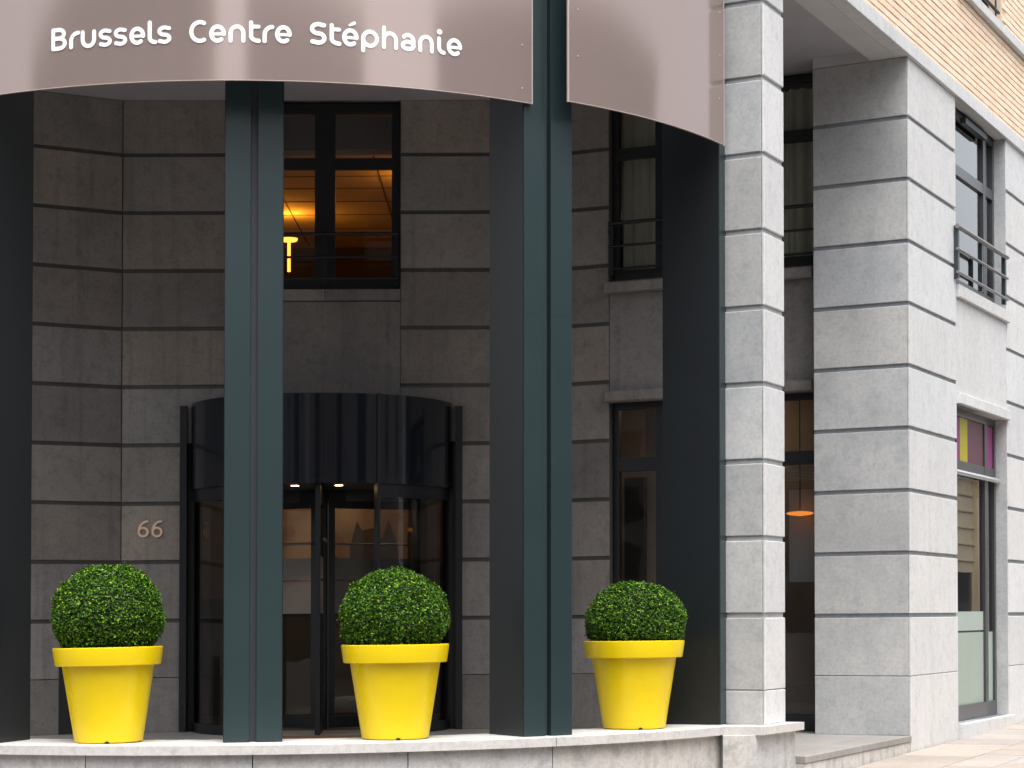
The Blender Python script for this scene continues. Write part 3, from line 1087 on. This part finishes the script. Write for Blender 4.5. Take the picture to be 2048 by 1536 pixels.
TH0 = R(28.7)
TE = R(82)
for (a, b) in ((-TE, -TH0 - 0.012), (-TH0 + 0.012, TH0 - 0.012), (TH0 + 0.012, TE)):
    MB().strip(darc(a, b, DR - 0.03, 28), darc(a, b, DR, 28), zd0, zd1).build('drum_fascia', 'drum_black', rdoor, smooth=True).data.set_sharp_from_angle(angle=R(30))
MB().prism(list(darc(-TE, TE, DR - 0.035, 40)), zd0 + 0.003, zd0 + 0.05).build('drum_soffit', 'door_black', rdoor)
MB().prism(list(darc(-TE, TE, DR - 0.035, 40)), zd1 - 0.04, zd1 - 0.002).build('drum_roof', 'door_black', rdoor)
for s in (-1, 1):
    a, b = s * (TH0 + 0.012), s * TE
    a, b = min(a, b), max(a, b)
    MB().strip(darc(a, b, DR - 0.06, 20), darc(a, b, DR - 0.03, 20), zd0 - 0.13, zd0 - 0.001).build('head_rail', 'door_black', rdoor)
    MB().strip(darc(a, b, DR - 0.055, 20), darc(a, b, DR - 0.04, 20), Z_FLOOR + 0.10, zd0 - 0.13).build('curved_glass', 'glass_door', rdoor)
    MB().strip(darc(a, b, DR - 0.06, 20), darc(a, b, DR - 0.025, 20), Z_FLOOR, Z_FLOOR + 0.10).build('base_rail', 'door_black', rdoor)
    q = s * TH0
    MB().strip(darc(q - 0.011, q + 0.011, DR - 0.07, 2), darc(q - 0.011, q + 0.011, DR + 0.012, 2), Z_FLOOR, zd1 + 0.004).build('post', 'door_black', rdoor)
    # post where the drum meets the wall
    upx = FC.u(368) if s < 0 else FC.u(918)
    MB().box(FC, upx - 0.035, upx + 0.035, -0.08, 0.06, Z_FLOOR, FC.z(368 if s < 0 else 918, 813)).build('post', 'door_black', rdoor)
uc_ = FC.u(643)
for (ua_, ub_) in ((uCd0 - 0.01, uc_ - 1.25), (uc_ + 1.25, uCd1 + 0.01)):
    MB().box(FC, ua_, ub_, -0.34, -0.10, Z_FLOOR, zCd1 - 0.01).build('jamb_panel', 'door_black', rdoor)
MB().box(FC, uc_ - 1.249, uc_ + 1.249, -0.40, -0.36, zd0 - 0.10, zCd1).build('rear_header', 'door_black', rdoor)
MB().tube((DC[0], DC[1], Z_FLOOR), (DC[0], DC[1], zd0), 0.05, 16).build('axle', 'door_black', rdoor)
for ang in (R(33), R(153), R(273)):
    F_ = Frame((DC[0], DC[1]), ang)
    z1_ = Zat(643, 1016, DC[1])
    lf = MB()
    LW = 1.24
    lf.box(F_, 0.06, 0.13, -0.025, 0.025, Z_FLOOR + 0.01, zd0 - 0.01)
    lf.box(F_, LW - 0.09, LW, -0.025, 0.025, Z_FLOOR + 0.01, zd0 - 0.01)
    lf.box(F_, 0.13, LW - 0.09, -0.025, 0.025, Z_FLOOR + 0.01, Z_FLOOR + 0.13)
    lf.box(F_, 0.13, LW - 0.09, -0.025, 0.025, z1_, zd0 - 0.01)
    leaf_o = lf.build('door_leaf', 'door_black', rdoor)
    MB().box(F_, 0.126, LW - 0.086, -0.006, 0.006, Z_FLOOR + 0.126, z1_ + 0.004).build('pane', 'glass_door', leaf_o)
    zz = lambda py: Zat(643, py, DC[1])
    for (ya, yb) in ((1159, 1116), (1227, 1163)):
        MB().box(F_, 0.131, LW - 0.091, -0.010, -0.007, zz(ya), zz(yb)).build('frosted_film', 'film_grey', leaf_o)
    MB().tube(F_.pt(0.10, -0.06, zz(1087)), F_.pt(LW - 0.06, -0.06, zz(1087)), 0.013).build('push_bar', 'rail_bright', leaf_o)
for px in (590, 678):
    yy = DC[1] - DR + 0.48
    q = XY(px, yy)
    MB().lathe(q, [(0.001, zd0 + 0.0008), (0.040, zd0 + 0.0008)], 16).build('downlight', 'downlight_warm', rdoor)
    ld = bpy.data.lights.new('downlight_light', 'SPOT')
    ld.energy = 6
    ld.color = (1, 0.62, 0.34)
    ld.spot_size = R(100)
    ld.shadow_soft_size = 0.03
    lo = bpy.data.objects.new('downlight_light', ld)
    COL.objects.link(lo)
    lo.parent = rdoor
    lo.location = Vector((q[0], q[1], zd0 + image_shear(*q) - 0.01)) - ROOT[rdoor.name]

# ================================================================== steel columns
W, DP = 0.40, 0.49


def column(fl, ang, label, depth=DP, seam=False):
    """fl: front-left corner in plan, ang: turn of the front towards the right"""
    F = Frame(fl, ang)
    c = thing('steel_column', (*fl, Z_LEDGE), label, 'column', 'steel columns round the entrance')
    g0, g1 = W * 0.44, W * 0.56
    for (a, b) in ((0, g0), (g1, W)):
        if seam:
            MB().slab(F, a, b, -depth, 0.0, Z_LEDGE + 0.001, 3.4477, 0.0015).build('shaft', 'steel_blue', c)
            MB().slab(F, a, b, -depth, 0.0, 3.4483, Z_CEIL, 0.0015).build('shaft', 'steel_blue', c)
        else:
            MB().slab(F, a, b, -depth, 0.0, Z_LEDGE + 0.001, Z_CEIL, 0.003).build('shaft', 'steel_blue', c)
    for u_a, u_b in ((-0.004, -0.0005), (W + 0.0005, W + 0.004)):
        MB().box(F, u_a, u_b, -depth, -0.008, Z_LEDGE + 0.001, Z_CEIL).build('side_plate', 'steel_dark', c)
    MB().box(F, g0, g1, -depth + 0.05, -0.055, Z_LEDGE + 0.001, Z_CEIL).build('groove_plate', 'steel_groove', c)
    return c


Y1 = Yat(511, 1485, Z_LEDGE)
fl1 = XY(449, Y1 - 0.01)
column(fl1, R(7), 'blue-grey steel column facing front, before the revolving door, second from the left')
fl2 = XY(1048, Yat(1048, 1474.2, Z_LEDGE))
column(fl2, R(30), 'blue-grey steel column between the middle and the rear pot, splitting the brown sign', seam=True)
fl3 = XY(1440, 15.93)
column(fl3, R(66), 'dark steel column turned edge-on against the pale stone pier', 0.47)
br0 = XY(64, 14.80)
a0 = R(-16)
F0 = Frame((0, 0), a0)
fl0 = (br0[0] - F0.e[0] * W + F0.n[0] * 0.5, br0[1] - F0.e[1] * W + F0.n[1] * 0.5)
column(fl0, a0, 'dark steel column cut by the left edge, beside the leftmost pot')

# ================================================================== sign panels
PC, PR = (-2.04, 13.83 + 3.70), 3.70


class Path:
    def __init__(self, pts):
        self.p = pts
        self.s = [0.0]
        for a, b in zip(pts[:-1], pts[1:]):
            self.s.append(self.s[-1] + math.dist(a, b))

    def at(self, s, off=0.0):
        k = 0
        while k < len(self.p) - 2 and s > self.s[k + 1]:
            k += 1
        a, b = self.p[k], self.p[k + 1]
        t = (s - self.s[k]) / (self.s[k + 1] - self.s[k])
        ex, ey = (b[0] - a[0]) / math.dist(a, b), (b[1] - a[1]) / math.dist(a, b)
        # blend normals for smoothness
        return (a[0] + (b[0] - a[0]) * t + ey * off, a[1] + (b[1] - a[1]) * t - ex * off)

    def s_px(self, px, py):
        a, _ = ray(px, py)
        for k in range(len(self.p) - 1):
            f0_ = self.p[k][0] - a * self.p[k][1]
            f1_ = self.p[k + 1][0] - a * self.p[k + 1][1]
            if f0_ <= 0 <= f1_:
                return self.s[k] + (self.s[k + 1] - self.s[k]) * (-f0_) / (f1_ - f0_)
        return self.s[-1]


th_a, th_b = -0.72, math.asin((0.141 - PC[0]) / PR)
path1 = Path([(PC[0] + PR * math.sin(th_a + (th_b - th_a) * k / 160), PC[1] - PR * math.cos(th_a + (th_b - th_a) * k / 160)) for k in range(161)])
kn = np.array([(.4025, 14.485), (.628, 14.65), (1.058, 15.07), (1.368, 15.44), (1.649, 15.88)])
cf = np.polyfit(kn[:, 0], kn[:, 1], 3)
path2 = Path([(x, float(np.polyval(cf, x))) for x in np.linspace(0.4025, 1.649, 80)])
Z_PTOP = 6.2


def panel(path, label, trims):
    s0 = path.at(path.s[-1] * 0.5)
    t = thing('sign_panel', (*s0, Z_PANEL), label, 'sign', 'brown curved sign panels')
    n = len(path.p)
    outer = path.p
    inner = [path.at(path.s[k], -0.012) for k in range(n)]
    o = MB().strip(inner, outer, Z_PANEL, Z_PTOP).build('panel_sheet', 'mauve_metal', t)
    o.data.polygons.foreach_set('use_smooth', [abs(p_.normal.z) < 0.5 for p_ in o.data.polygons])
    # smooth front only: split sharp edges by angle
    o.data.set_sharp_from_angle(angle=R(30))
    # pale strip painting the light caught along the lower edge
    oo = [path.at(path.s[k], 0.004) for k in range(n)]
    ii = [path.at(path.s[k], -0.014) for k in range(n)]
    MB().strip(ii, oo, Z_PANEL - 0.004, Z_PANEL - 0.0005).build('lit_edge', 'edge_pale', t)
    for e in trims:  # upright end strips, the same caught light painted in
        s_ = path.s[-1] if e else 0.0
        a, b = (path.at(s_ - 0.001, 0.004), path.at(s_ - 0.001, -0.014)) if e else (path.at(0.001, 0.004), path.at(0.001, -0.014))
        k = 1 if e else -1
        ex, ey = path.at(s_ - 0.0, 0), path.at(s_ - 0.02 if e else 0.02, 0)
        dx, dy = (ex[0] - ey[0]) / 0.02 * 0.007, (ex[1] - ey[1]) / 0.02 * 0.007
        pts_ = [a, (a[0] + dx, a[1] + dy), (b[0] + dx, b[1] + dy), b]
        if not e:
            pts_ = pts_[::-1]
        MB().prism(pts_, Z_PANEL - 0.006, Z_PTOP).build('lit_edge', 'edge_pale', t)
    return t


sign1 = panel(path1, 'long curved brown metal sign panel reading Brussels Centre Stéphanie in white', (1,))
sign2 = panel(path2, 'shorter blank brown metal sign panel beside the pale stone pier', (0, 1))


def rivet(path, sg, px, py):
    s = path.s_px(px, py)
    q = path.at(s, 0.0)
    z = Zat(px, py, q[1])
    q2 = path.at(s, 0.004)
    MB().tube((*q, z), (*q2, z), 0.006, 8).build('rivet', 'edge_pale', sg)


for px, py in ((1044, 90), (1044, 176)):
    rivet(path1, sign1, px, py)
for px, py in ((1155, 19), (1155, 112), (1439, 25), (1439, 111), (1438, 197)):
    rivet(path2, sign2, px, py)

# lettering
r = 0.091
XH = 0.80


def L_e(w):
    bar = 0.385
    a_0 = math.degrees(math.asin((bar - XH / 2) / (XH / 2 - r)))
    return [(arc(w / 2, XH / 2, w / 2 - r, XH / 2 - r, a_0, 308, 28), r), ([(r * 1.2, bar), (w - r * 1.02, bar)], r * 0.72)]


def L_s(w, H):
    q = 0.086 if H < 0.9 else 0.095
    ry = (H - 2 * q) / 4
    rx = w / 2 - q
    a_ = arc(w / 2, H - q - ry, rx, ry, 58, 255, 20) + arc(w / 2, H - q - ry, rx, ry, 262, 275, 3)
    b_ = arc(w / 2, q + ry, rx, ry, 75, -122, 20)
    return [([(w - q * 1.2, H - q * 1.45)] + a_ + b_[1:] + [(q * 1.2, q * 1.45)], q)]


def L_hook(w, top):
    return [([(r, top - r), (r, 0.30)] + arc(w - 0.7 * r, 0.30, w - 1.7 * r, 0.30 - r, 180, 268, 8), r)]


def L_n(w):
    return [([(r, r), (r, 0.42)] + arc(w / 2, 0.42, w / 2 - r, XH - r - 0.42, 180, 0, 16) + [(w - r, r)], r)]


def letters(ch, w):
    if ch == 'B':
        my = 0.53
        x = 0.50 * w
        t = [(r, 1 - r), (x, 1 - r)] + arc(x, (1 - r + my) / 2, w * 0.94 - r - x, (1 - r - my) / 2, 90, -90, 12) + [(r, my)]
        b = [(r, my), (x, my)] + arc(x, (r + my) / 2, w - r - x, (my - r) / 2, 90, -90, 12) + [(r, r)]
        return [([(r, r), (r, 1 - r)], r), (t, r), (b, r)]
    if ch == 'r':
        return [([(r, r), (r, 0.36)] + arc(w - 0.7 * r, 0.36, w - 1.7 * r, XH - r - 0.36, 180, 92, 10), r)]
    if ch == 'u':
        return [([(r, XH - r), (r, 0.38)] + arc(w / 2, 0.38, w / 2 - r, 0.38 - r, 180, 360, 16) + [(w - r, XH - r)], r)]
    if ch == 's':
        return L_s(w, XH)
    if ch == 'S':
        return L_s(w, 1.0)
    if ch == 'e':
        return L_e(w)
    if ch == 'é':
        return L_e(w) + [([(w * 0.46, XH + 0.135), (w * 0.62, XH + 0.195)], 0.055), ([(w * 0.60, XH + 0.19), (w * 0.74, XH + 0.235)], 0.075)]
    if ch == 'l':
        return L_hook(w, 1.04)
    if ch == 't':
        return L_hook(w, 0.98) + [([(r, XH - r), (w - r * 0.9, XH - r)], r * 0.92)]
    if ch == 'C':
        return [(arc(w / 2 + 0.06, 0.5, w / 2 + 0.06 - r, 0.5 - r, 62, 298, 26), r)]
    if ch == 'n':
        return L_n(w)
    if ch == 'p':
        return [(arc(w / 2, XH / 2, w / 2 - r, XH / 2 - r, 0, 360, 30), r), ([(r, XH / 2), (r, -0.22 + r)], r)]
    if ch == 'h':
        return L_n(w) + [([(r, 0.3), (r, 1.04 - r)], r)]
    if ch == 'a':
        return [(arc(w / 2, 0.25, w / 2 - r, 0.25 - r, 0, 360, 24), r), ([(w - r, 0.22), (w - r, 0.46)] + arc(w / 2, 0.46, w / 2 - r, XH - r - 0.46, 0, 142, 14), r)]
    if ch == 'i':
        return L_hook(w, XH) + [([(r + 0.02, 1.0), (r + 0.021, 1.0)], 0.125)]


TXT = [('B', 103.3, 134), ('r', 139, 160), ('u', 162, 192.5), ('s', 197.6, 224), ('s', 228, 254.6), ('e', 259, 290.5), ('l', 295.6, 314), ('s', 315, 343),
       ('C', 378.6, 416), ('e', 418.4, 452), ('n', 457, 491), ('t', 498, 521), ('r', 525, 548), ('e', 550, 583.5),
       ('S', 619.5, 653), ('t', 659, 682), ('é', 684, 717), ('p', 722, 757.5), ('h', 763.5, 795.7), ('a', 801, 830.5), ('n', 836, 867), ('i', 874, 890), ('e', 893, 923.5)]
sB = path1.s_px(118, 100)
zB = Zat(118, 103, path1.at(sB)[1])
zS = Zat(636, 89.5, path1.at(path1.s_px(636, 89))[1])
zE = Zat(908, 111.5, path1.at(path1.s_px(908, 110))[1])
capB = Zat(118, 57, path1.at(sB)[1]) - zB
zbase = (zB + zS + zE) / 3
print('lettering baseline', zB, zS, zE, 'cap', capB)
CAP = 0.157
for ch, pa, pb in TXT:
    s0_, s1_ = path1.s_px(pa, 80), path1.s_px(pb, 80)
    w_ = (s1_ - s0_) / CAP

    def place(x, y, d, s0_=s0_):
        q = path1.at(s0_ + x * CAP, 0.0015 + d)
        return (q[0], q[1], zbase + y * CAP)
    glyph(letters(ch, w_), place, depth=0.003, h=0.022).build('letter', 'white_letter', sign1)

# ================================================================== window railings
def railing(F, u0, u1, d, posts, rails, label, mt, mr, rr=0.013, pw=0.02, brk=True, pd=0.0):
    t = thing('window_railing', F.pt((u0 + u1) / 2, d, rails[-1]), label, 'railing')
    zt, zb_ = max(rails), min(rails)
    for u in posts:
        MB().box(F, u - pw, u + pw, d - 0.014 - pd, d - 0.002, zb_ - 0.06, zt + 0.012).build('post', mt, t)
    for k, z in enumerate(rails):
        MB().tube(F.pt(u0, d, z), F.pt(u1, d, z), rr * (1.5 if z == zt else 1.0), 8).build('rail', mr, t)
    for u in ((u0, u1) if brk else ()):
        MB().box(F, u - 0.006, u + 0.006, d - 0.16, d, zt - 0.10, zt - 0.06).build('bracket', mt, t)
    return t


dR = 0.03
railing(FC, uCw0 + 0.03, uCw1 - 0.03, dR, [uCw0 + 0.04, FC.u(649, dR), uCw1 - 0.04], [FC.z(700, 468, dR), FC.z(700, 514, dR), FC.z(700, 557, dR)],
        'black bar railing across the orange-lit window above the revolving door', 'frame_black', 'frame_black')
railing(FR, uRw0 + 0.01, uRw1, dR, [uRw0 + 0.04, FR.u(1400, dR), uRw1 - 0.03], [FR.z(1270, 443, dR), FR.z(1270, 489, dR), FR.z(1270, 535, dR)],
        'black bar railing across the curtained window behind the steel columns', 'frame_black', 'frame_black')
dS = 0.045
railing(FS, FS.u(1917, dS), FS.u(2017, dS), dS, [FS.u(1920, dS), FS.u(1968, dS), FS.u(2014, dS)], [FS.z(1920, 455, dS), FS.z(1920, 500, dS), FS.z(1920, 546, dS)],
        'blue-grey steel railing with pale rails on the bright street window', 'rail_steel', 'rail_bright', 0.016, 0.03, False, 0.03)
dB = 0.06
railing(FS, uw0 - 0.38, FS.u(1997, dB, 20), dB, [FS.u(1993, dB, 10)], [zus1 + 0.06, zus1 + 0.5, zus1 + 0.95],
        'black railing foot above the stone sill on the brick storey', 'frame_black', 'frame_black', 0.018)

# ================================================================== interior lamps
def room_lamp(px, py, Y, label, power, zshift=0.0, vis=True):
    q = XY(px, Y, py)
    z = Zat(px, py, Y) + zshift
    t = thing('wall_lamp', (*q, z), label, 'lamp')
    MB().lathe(q, [(0.001, z + 0.02), (0.10, z + 0.03), (0.11, z + 0.06), (0.09, z + 0.06), (0.02, z + 0.035)], 16).build('lamp_bowl', 'lamp_warm', t)
    MB().tube((*q, z - 0.35), (*q, z + 0.03), 0.02, 8).build('lamp_stem', 'lamp_warm', t)
    ld = bpy.data.lights.new('lamp_light', 'POINT')
    ld.energy = power
    ld.color = (1.0, 0.32, 0.02)
    ld.shadow_soft_size = 0.08
    lo = bpy.data.objects.new('lamp_light', ld)
    COL.objects.link(lo)
    lo.parent = t
    lo.location = (0, 0, 0.16)
    return t


room_lamp(578, 487, 25.2, 'glowing amber lamp inside the window above the revolving door', 7)
room_lamp(838, 420, 23.0, 'amber lamp hidden beside the frame of the window above the revolving door', 4)


def added_lobby_lamp(x, y, z, power, label, col=(1.0, 0.66, 0.38)):  # lamps out of sight, put in to light the lobby
    t = thing('added_ceiling_lamp', (x, y, z), label, 'lamp')
    MB().lathe((x, y), [(0.001, z - 0.02), (0.10, z - 0.02), (0.11, z)], 16).build('lamp_disc', 'lamp_warm', t)
    ld = bpy.data.lights.new('lamp_light', 'AREA')
    ld.shape = 'DISK'
    ld.size = 0.2
    ld.energy = power
    ld.color = col
    lo = bpy.data.objects.new('lamp_light', ld)
    COL.objects.link(lo)
    lo.parent = t
    lo.location = (0, 0, -0.05)
    return t


added_lobby_lamp(-2.6, 23.6, 3.85, 7, 'added unseen round lamp lighting the lobby behind the left leaf of the revolving door')
added_lobby_lamp(-0.9, 23.6, 3.85, 4, 'added unseen round lamp lighting the lobby behind the right leaf of the revolving door')
added_lobby_lamp(2.2, 22.0, 3.85, 4.5, 'added unseen round lamp lighting the lobby behind the side window next to the pier', (1.0, 0.62, 0.34))
q = XY(1600, 20.47, 1028)
zp = Zat(1600, 1028, 20.47)
pl = thing('pendant_lamp', (*q, zp), 'slim glowing orange pendant lamp inside the side window beside the stone pier', 'lamp')
MB().lathe(q, [(0.01, zp - 0.02), (0.11, zp - 0.008), (0.14, zp + 0.006), (0.11, zp + 0.02), (0.01, zp + 0.03)], 20).build('lamp_shade', 'pendant_glow', pl)
MB().tube((*q, zp + 0.03), (*q, 3.85), 0.006, 6).build('cord', 'frame_black', pl)

# ================================================================== potted box balls
def potted(px, pyb, Yc, label, seed, cx_px, ball, tilt=0.0):
    q = XY(cx_px, Yc)
    z0 = Z_LEDGE + 0.0008
    t = thing('potted_boxwood', (*q, z0), label, 'potted shrub', 'yellow pots on the ledge')
    m = MB()
    RB_, RT_, H_ = 0.236, 0.332, 0.665
    rim0 = H_ - 0.128
    prof = [(0.001, 0.0), (RB_ - 0.012, 0.0), (RB_, 0.008), (RT_ - 0.012, rim0 + 0.004), (0.360, rim0), (0.366, rim0 + 0.004), (0.382, H_ - 0.012), (0.381, H_ - 0.004), (0.375, H_), (0.355, H_), (0.348, H_ - 0.02), (0.325, H_ - 0.10), (0.30, H_ - 0.2)]
    dense = []
    for (a, b) in zip(prof[:-1], prof[1:]):
        dense.append(a)
    dense.append(prof[-1])
    m.lathe(q, [(a, z0 + b) for a, b in dense], 64)
    pot = m.build('pot', 'pot_yellow', t, smooth=True)
    pot.data.set_sharp_from_angle(angle=R(40))
    MB().lathe(q, [(0.001, z0 + H_ - 0.07), (0.331, z0 + H_ - 0.07)], 32).build('soil', 'soil', t)
    # drain notch at the foot
    th = R(8)
    dm = MB()
    n_ = 10
    rr_ = RB_ + 0.004
    pts_ = []
    for k in range(n_ + 1):
        a = math.pi * k / n_
        ang = th + 0.017 / rr_ * math.cos(a)
        rad = rr_ + 0.004 * math.sin(a)
        pts_.append((q[0] + rad * math.sin(ang), q[1] - rad * math.cos(ang), z0 + 0.017 * math.sin(a) + 0.0005))
    dm.poly(pts_)
    dm.build('drain_notch', 'hole_black', t)
    # clipped ball
    rx, rz, zc = ball
    rs = np.random.default_rng(seed)
    N = 27000
    v = rs.normal(size=(N * 2, 3))
    v /= np.linalg.norm(v, axis=1)[:, None]
    v = v[v[:, 2] > -0.80][:N]
    ph = rs.uniform(0, 6.28, 12)
    kk = rs.normal(size=(12, 3)) * 5.5
    lump = sum(np.sin(v @ kk[j] + ph[j]) for j in range(12)) / 12
    shell = 1 - 0.17 * rs.random(len(v)) ** 1.5 + 0.085 * lump
    sprig = rs.random(len(v)) > 0.965
    shell = shell + sprig * rs.uniform(0.0, 0.075, len(v)) + 0.03 * (v @ rs.normal(size=3)) * 0.6
    bare = np.sum(np.sin(v @ (kk[:6].T * 0.8) + ph[:6]), 1) > 3.1
    shell = np.where(bare, shell - 0.045, shell)
    lowz = np.where(v[:, 2] < 0, rx * 0.92, rz)
    P_ = v * shell[:, None] * np.stack([np.full(len(v), rx), np.full(len(v), rx), lowz], 1) + np.array([q[0], q[1], zc])
    keep = ~((P_[:, 2] < z0 + H_ + 0.012) & (np.hypot(P_[:, 0] - q[0], P_[:, 1] - q[1]) > 0.325))
    P_, v = P_[keep], v[keep]
    n_l = len(P_)
    nrm = v * 0.55 + rs.normal(size=(n_l, 3)) * 0.6 + np.array([0, 0, 0.45])
    nrm /= np.linalg.norm(nrm, axis=1)[:, None]
    ax = np.cross(nrm, rs.normal(size=(n_l, 3)))
    ax /= np.linalg.norm(ax, axis=1)[:, None]
    ay = np.cross(nrm, ax)
    ln = rs.uniform(0.008, 0.0138, n_l)[:, None]
    wd = ln * rs.uniform(0.45, 0.6, n_l)[:, None]
    cupv = nrm * ln * 0.28
    A = P_ - ax * ln
    B = P_ - ay * wd + cupv - ax * ln * 0.1
    C = P_ + ax * ln
    Dv = P_ + ay * wd + cupv - ax * ln * 0.1
    vv = np.stack([A, B, C, Dv], 1).reshape(-1, 3)
    mb = MB()
    mb.v = [tuple(p_) for p_ in vv]
    ii = np.arange(n_l) * 4
    mb.f = [f_ for i_ in ii for f_ in ((i_, i_ + 1, i_ + 2), (i_, i_ + 2, i_ + 3))]
    fo = mb.build('foliage', 'leaf', t)
    fo['kind'] = 'stuff'
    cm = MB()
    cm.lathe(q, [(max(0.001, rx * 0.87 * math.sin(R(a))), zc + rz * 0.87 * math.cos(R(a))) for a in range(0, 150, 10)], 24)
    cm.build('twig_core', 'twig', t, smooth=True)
    MB().tube((*q, z0 + H_ - 0.08), (*q, zc), 0.03, 8).build('trunk', 'twig', t)
    if tilt:
        t.rotation_euler = (0, tilt, 0)
    return t


for (cpx, pyb, lab, seed, top, wid, wy, tl) in (
        (220.5, 1488, 'yellow pot with clipped boxwood ball left of the front steel column, under number 66', 3, 1129, (102, 327), 1232, R(-0.7)),
        (791.5, 1481, 'yellow pot with clipped boxwood ball before the right side of the revolving door', 5, 1139, (677, 897), 1237, R(-0.2)),
        (1267.5, 1460, 'yellow pot with clipped boxwood ball next to the column at the stone pier', 8, 1160, (1163, 1369), 1242, 0)):
    Yf = Yat(cpx, pyb, Z_LEDGE)
    Yc = Yf + 0.236
    rx = (wid[1] - wid[0]) / 2 * Yc / FPX
    zc = Zat(cpx, wy, Yc)
    rz = Zat(cpx, top, Yc) - zc
    potted(cpx, pyb, Yc, lab, seed, cpx, (rx * 0.985, rz, zc), tl)
    print('pot', cpx, Yc, rx, rz, zc)

# ================================================================== buildings across the streets (seen in reflections)
def block(F, u0, u1, h, depth, wallm, label, floors=6, bay=2.6):
    p0 = F.pt((u0 + u1) / 2, 0, 0)
    z0 = -0.6
    t = thing('street_house', (p0[0], p0[1], 0), label, 'building', 'houses across the streets')
    MB().box(F, u0, u1, -depth, 0.0, z0, h).build('wall', wallm, t)
    MB().box(F, u0 - 0.2, u1 + 0.2, -depth, 0.45, h + 0.001, h + 0.5).build('cornice', wallm, t)
    n = max(1, int((u1 - u0) / bay))
    fh = (h - 1.0) / floors
    for k in range(n):
        for f in range(floors):
            uc = u0 + (k + 0.5) * (u1 - u0) / n
            zz_ = 0.9 + f * fh
            MB().box(F, uc - 0.6, uc + 0.6, -0.02, 0.04, zz_, zz_ + fh * 0.62).build('window', 'facade_glass', t)
    return t


FO = Frame((0, -30), math.pi)          # faces the hotel
FA = Frame((0, -9), math.pi)
block(FA, 6.6, 34, 15, 12, 'facade_grey', 'tall grey house row across the road, west of the street gap', 8, 3.4)
block(FO, -22.4, 1.7, 19, 12, 'facade_brown', 'brown house across the road between two street gaps', 7, 3.4)
FB = Frame((0, -75), math.pi)
block(FB, -75, 20, 24, 10, 'facade_brown', 'far brown house closing the end of the street gaps', 4, 6)
FE = Frame(FS.pt(8, 17, 0)[:2], STREET_ANG + math.pi)
block(FE, 0, 20, 10.5, 8, 'facade_grey', 'low grey corner house across the side street', 3, 3.4)
FD = Frame(FS.pt(80, 14, 0)[:2], STREET_ANG + math.pi)
hb = thing('street_house', (*FD.pt(31, 0, 0)[:2], 0), 'beige house row along the far side of the side street', 'building', 'houses across the streets')
MB().box(FD, 0, 63, -8, 0, -0.6, 6.2).build('wall', 'facade_beige', hb)
MB().box(FD, 0, 63, -8, 0.35, 6.201, 6.6).build('cornice', 'facade_beige', hb)
for k in range(5):
    MB().box(FD, 0, 63, 0.001, 0.06, 3.0 + 0.62 * k, 3.04 + 0.62 * k).build('string_course', 'facade_tan', hb)
for k in range(16):
    MB().box(FD, 0.6 + 4 * k, 1.5 + 4 * k, 0.0, 0.22, -0.6, 6.15).build('pilaster', 'facade_beige', hb)
    MB().box(FD, 1.7 + 4 * k, 4.2 + 4 * k, 0.0, 0.04, 0.2, 2.6).build('shop_window', 'facade_glass', hb)
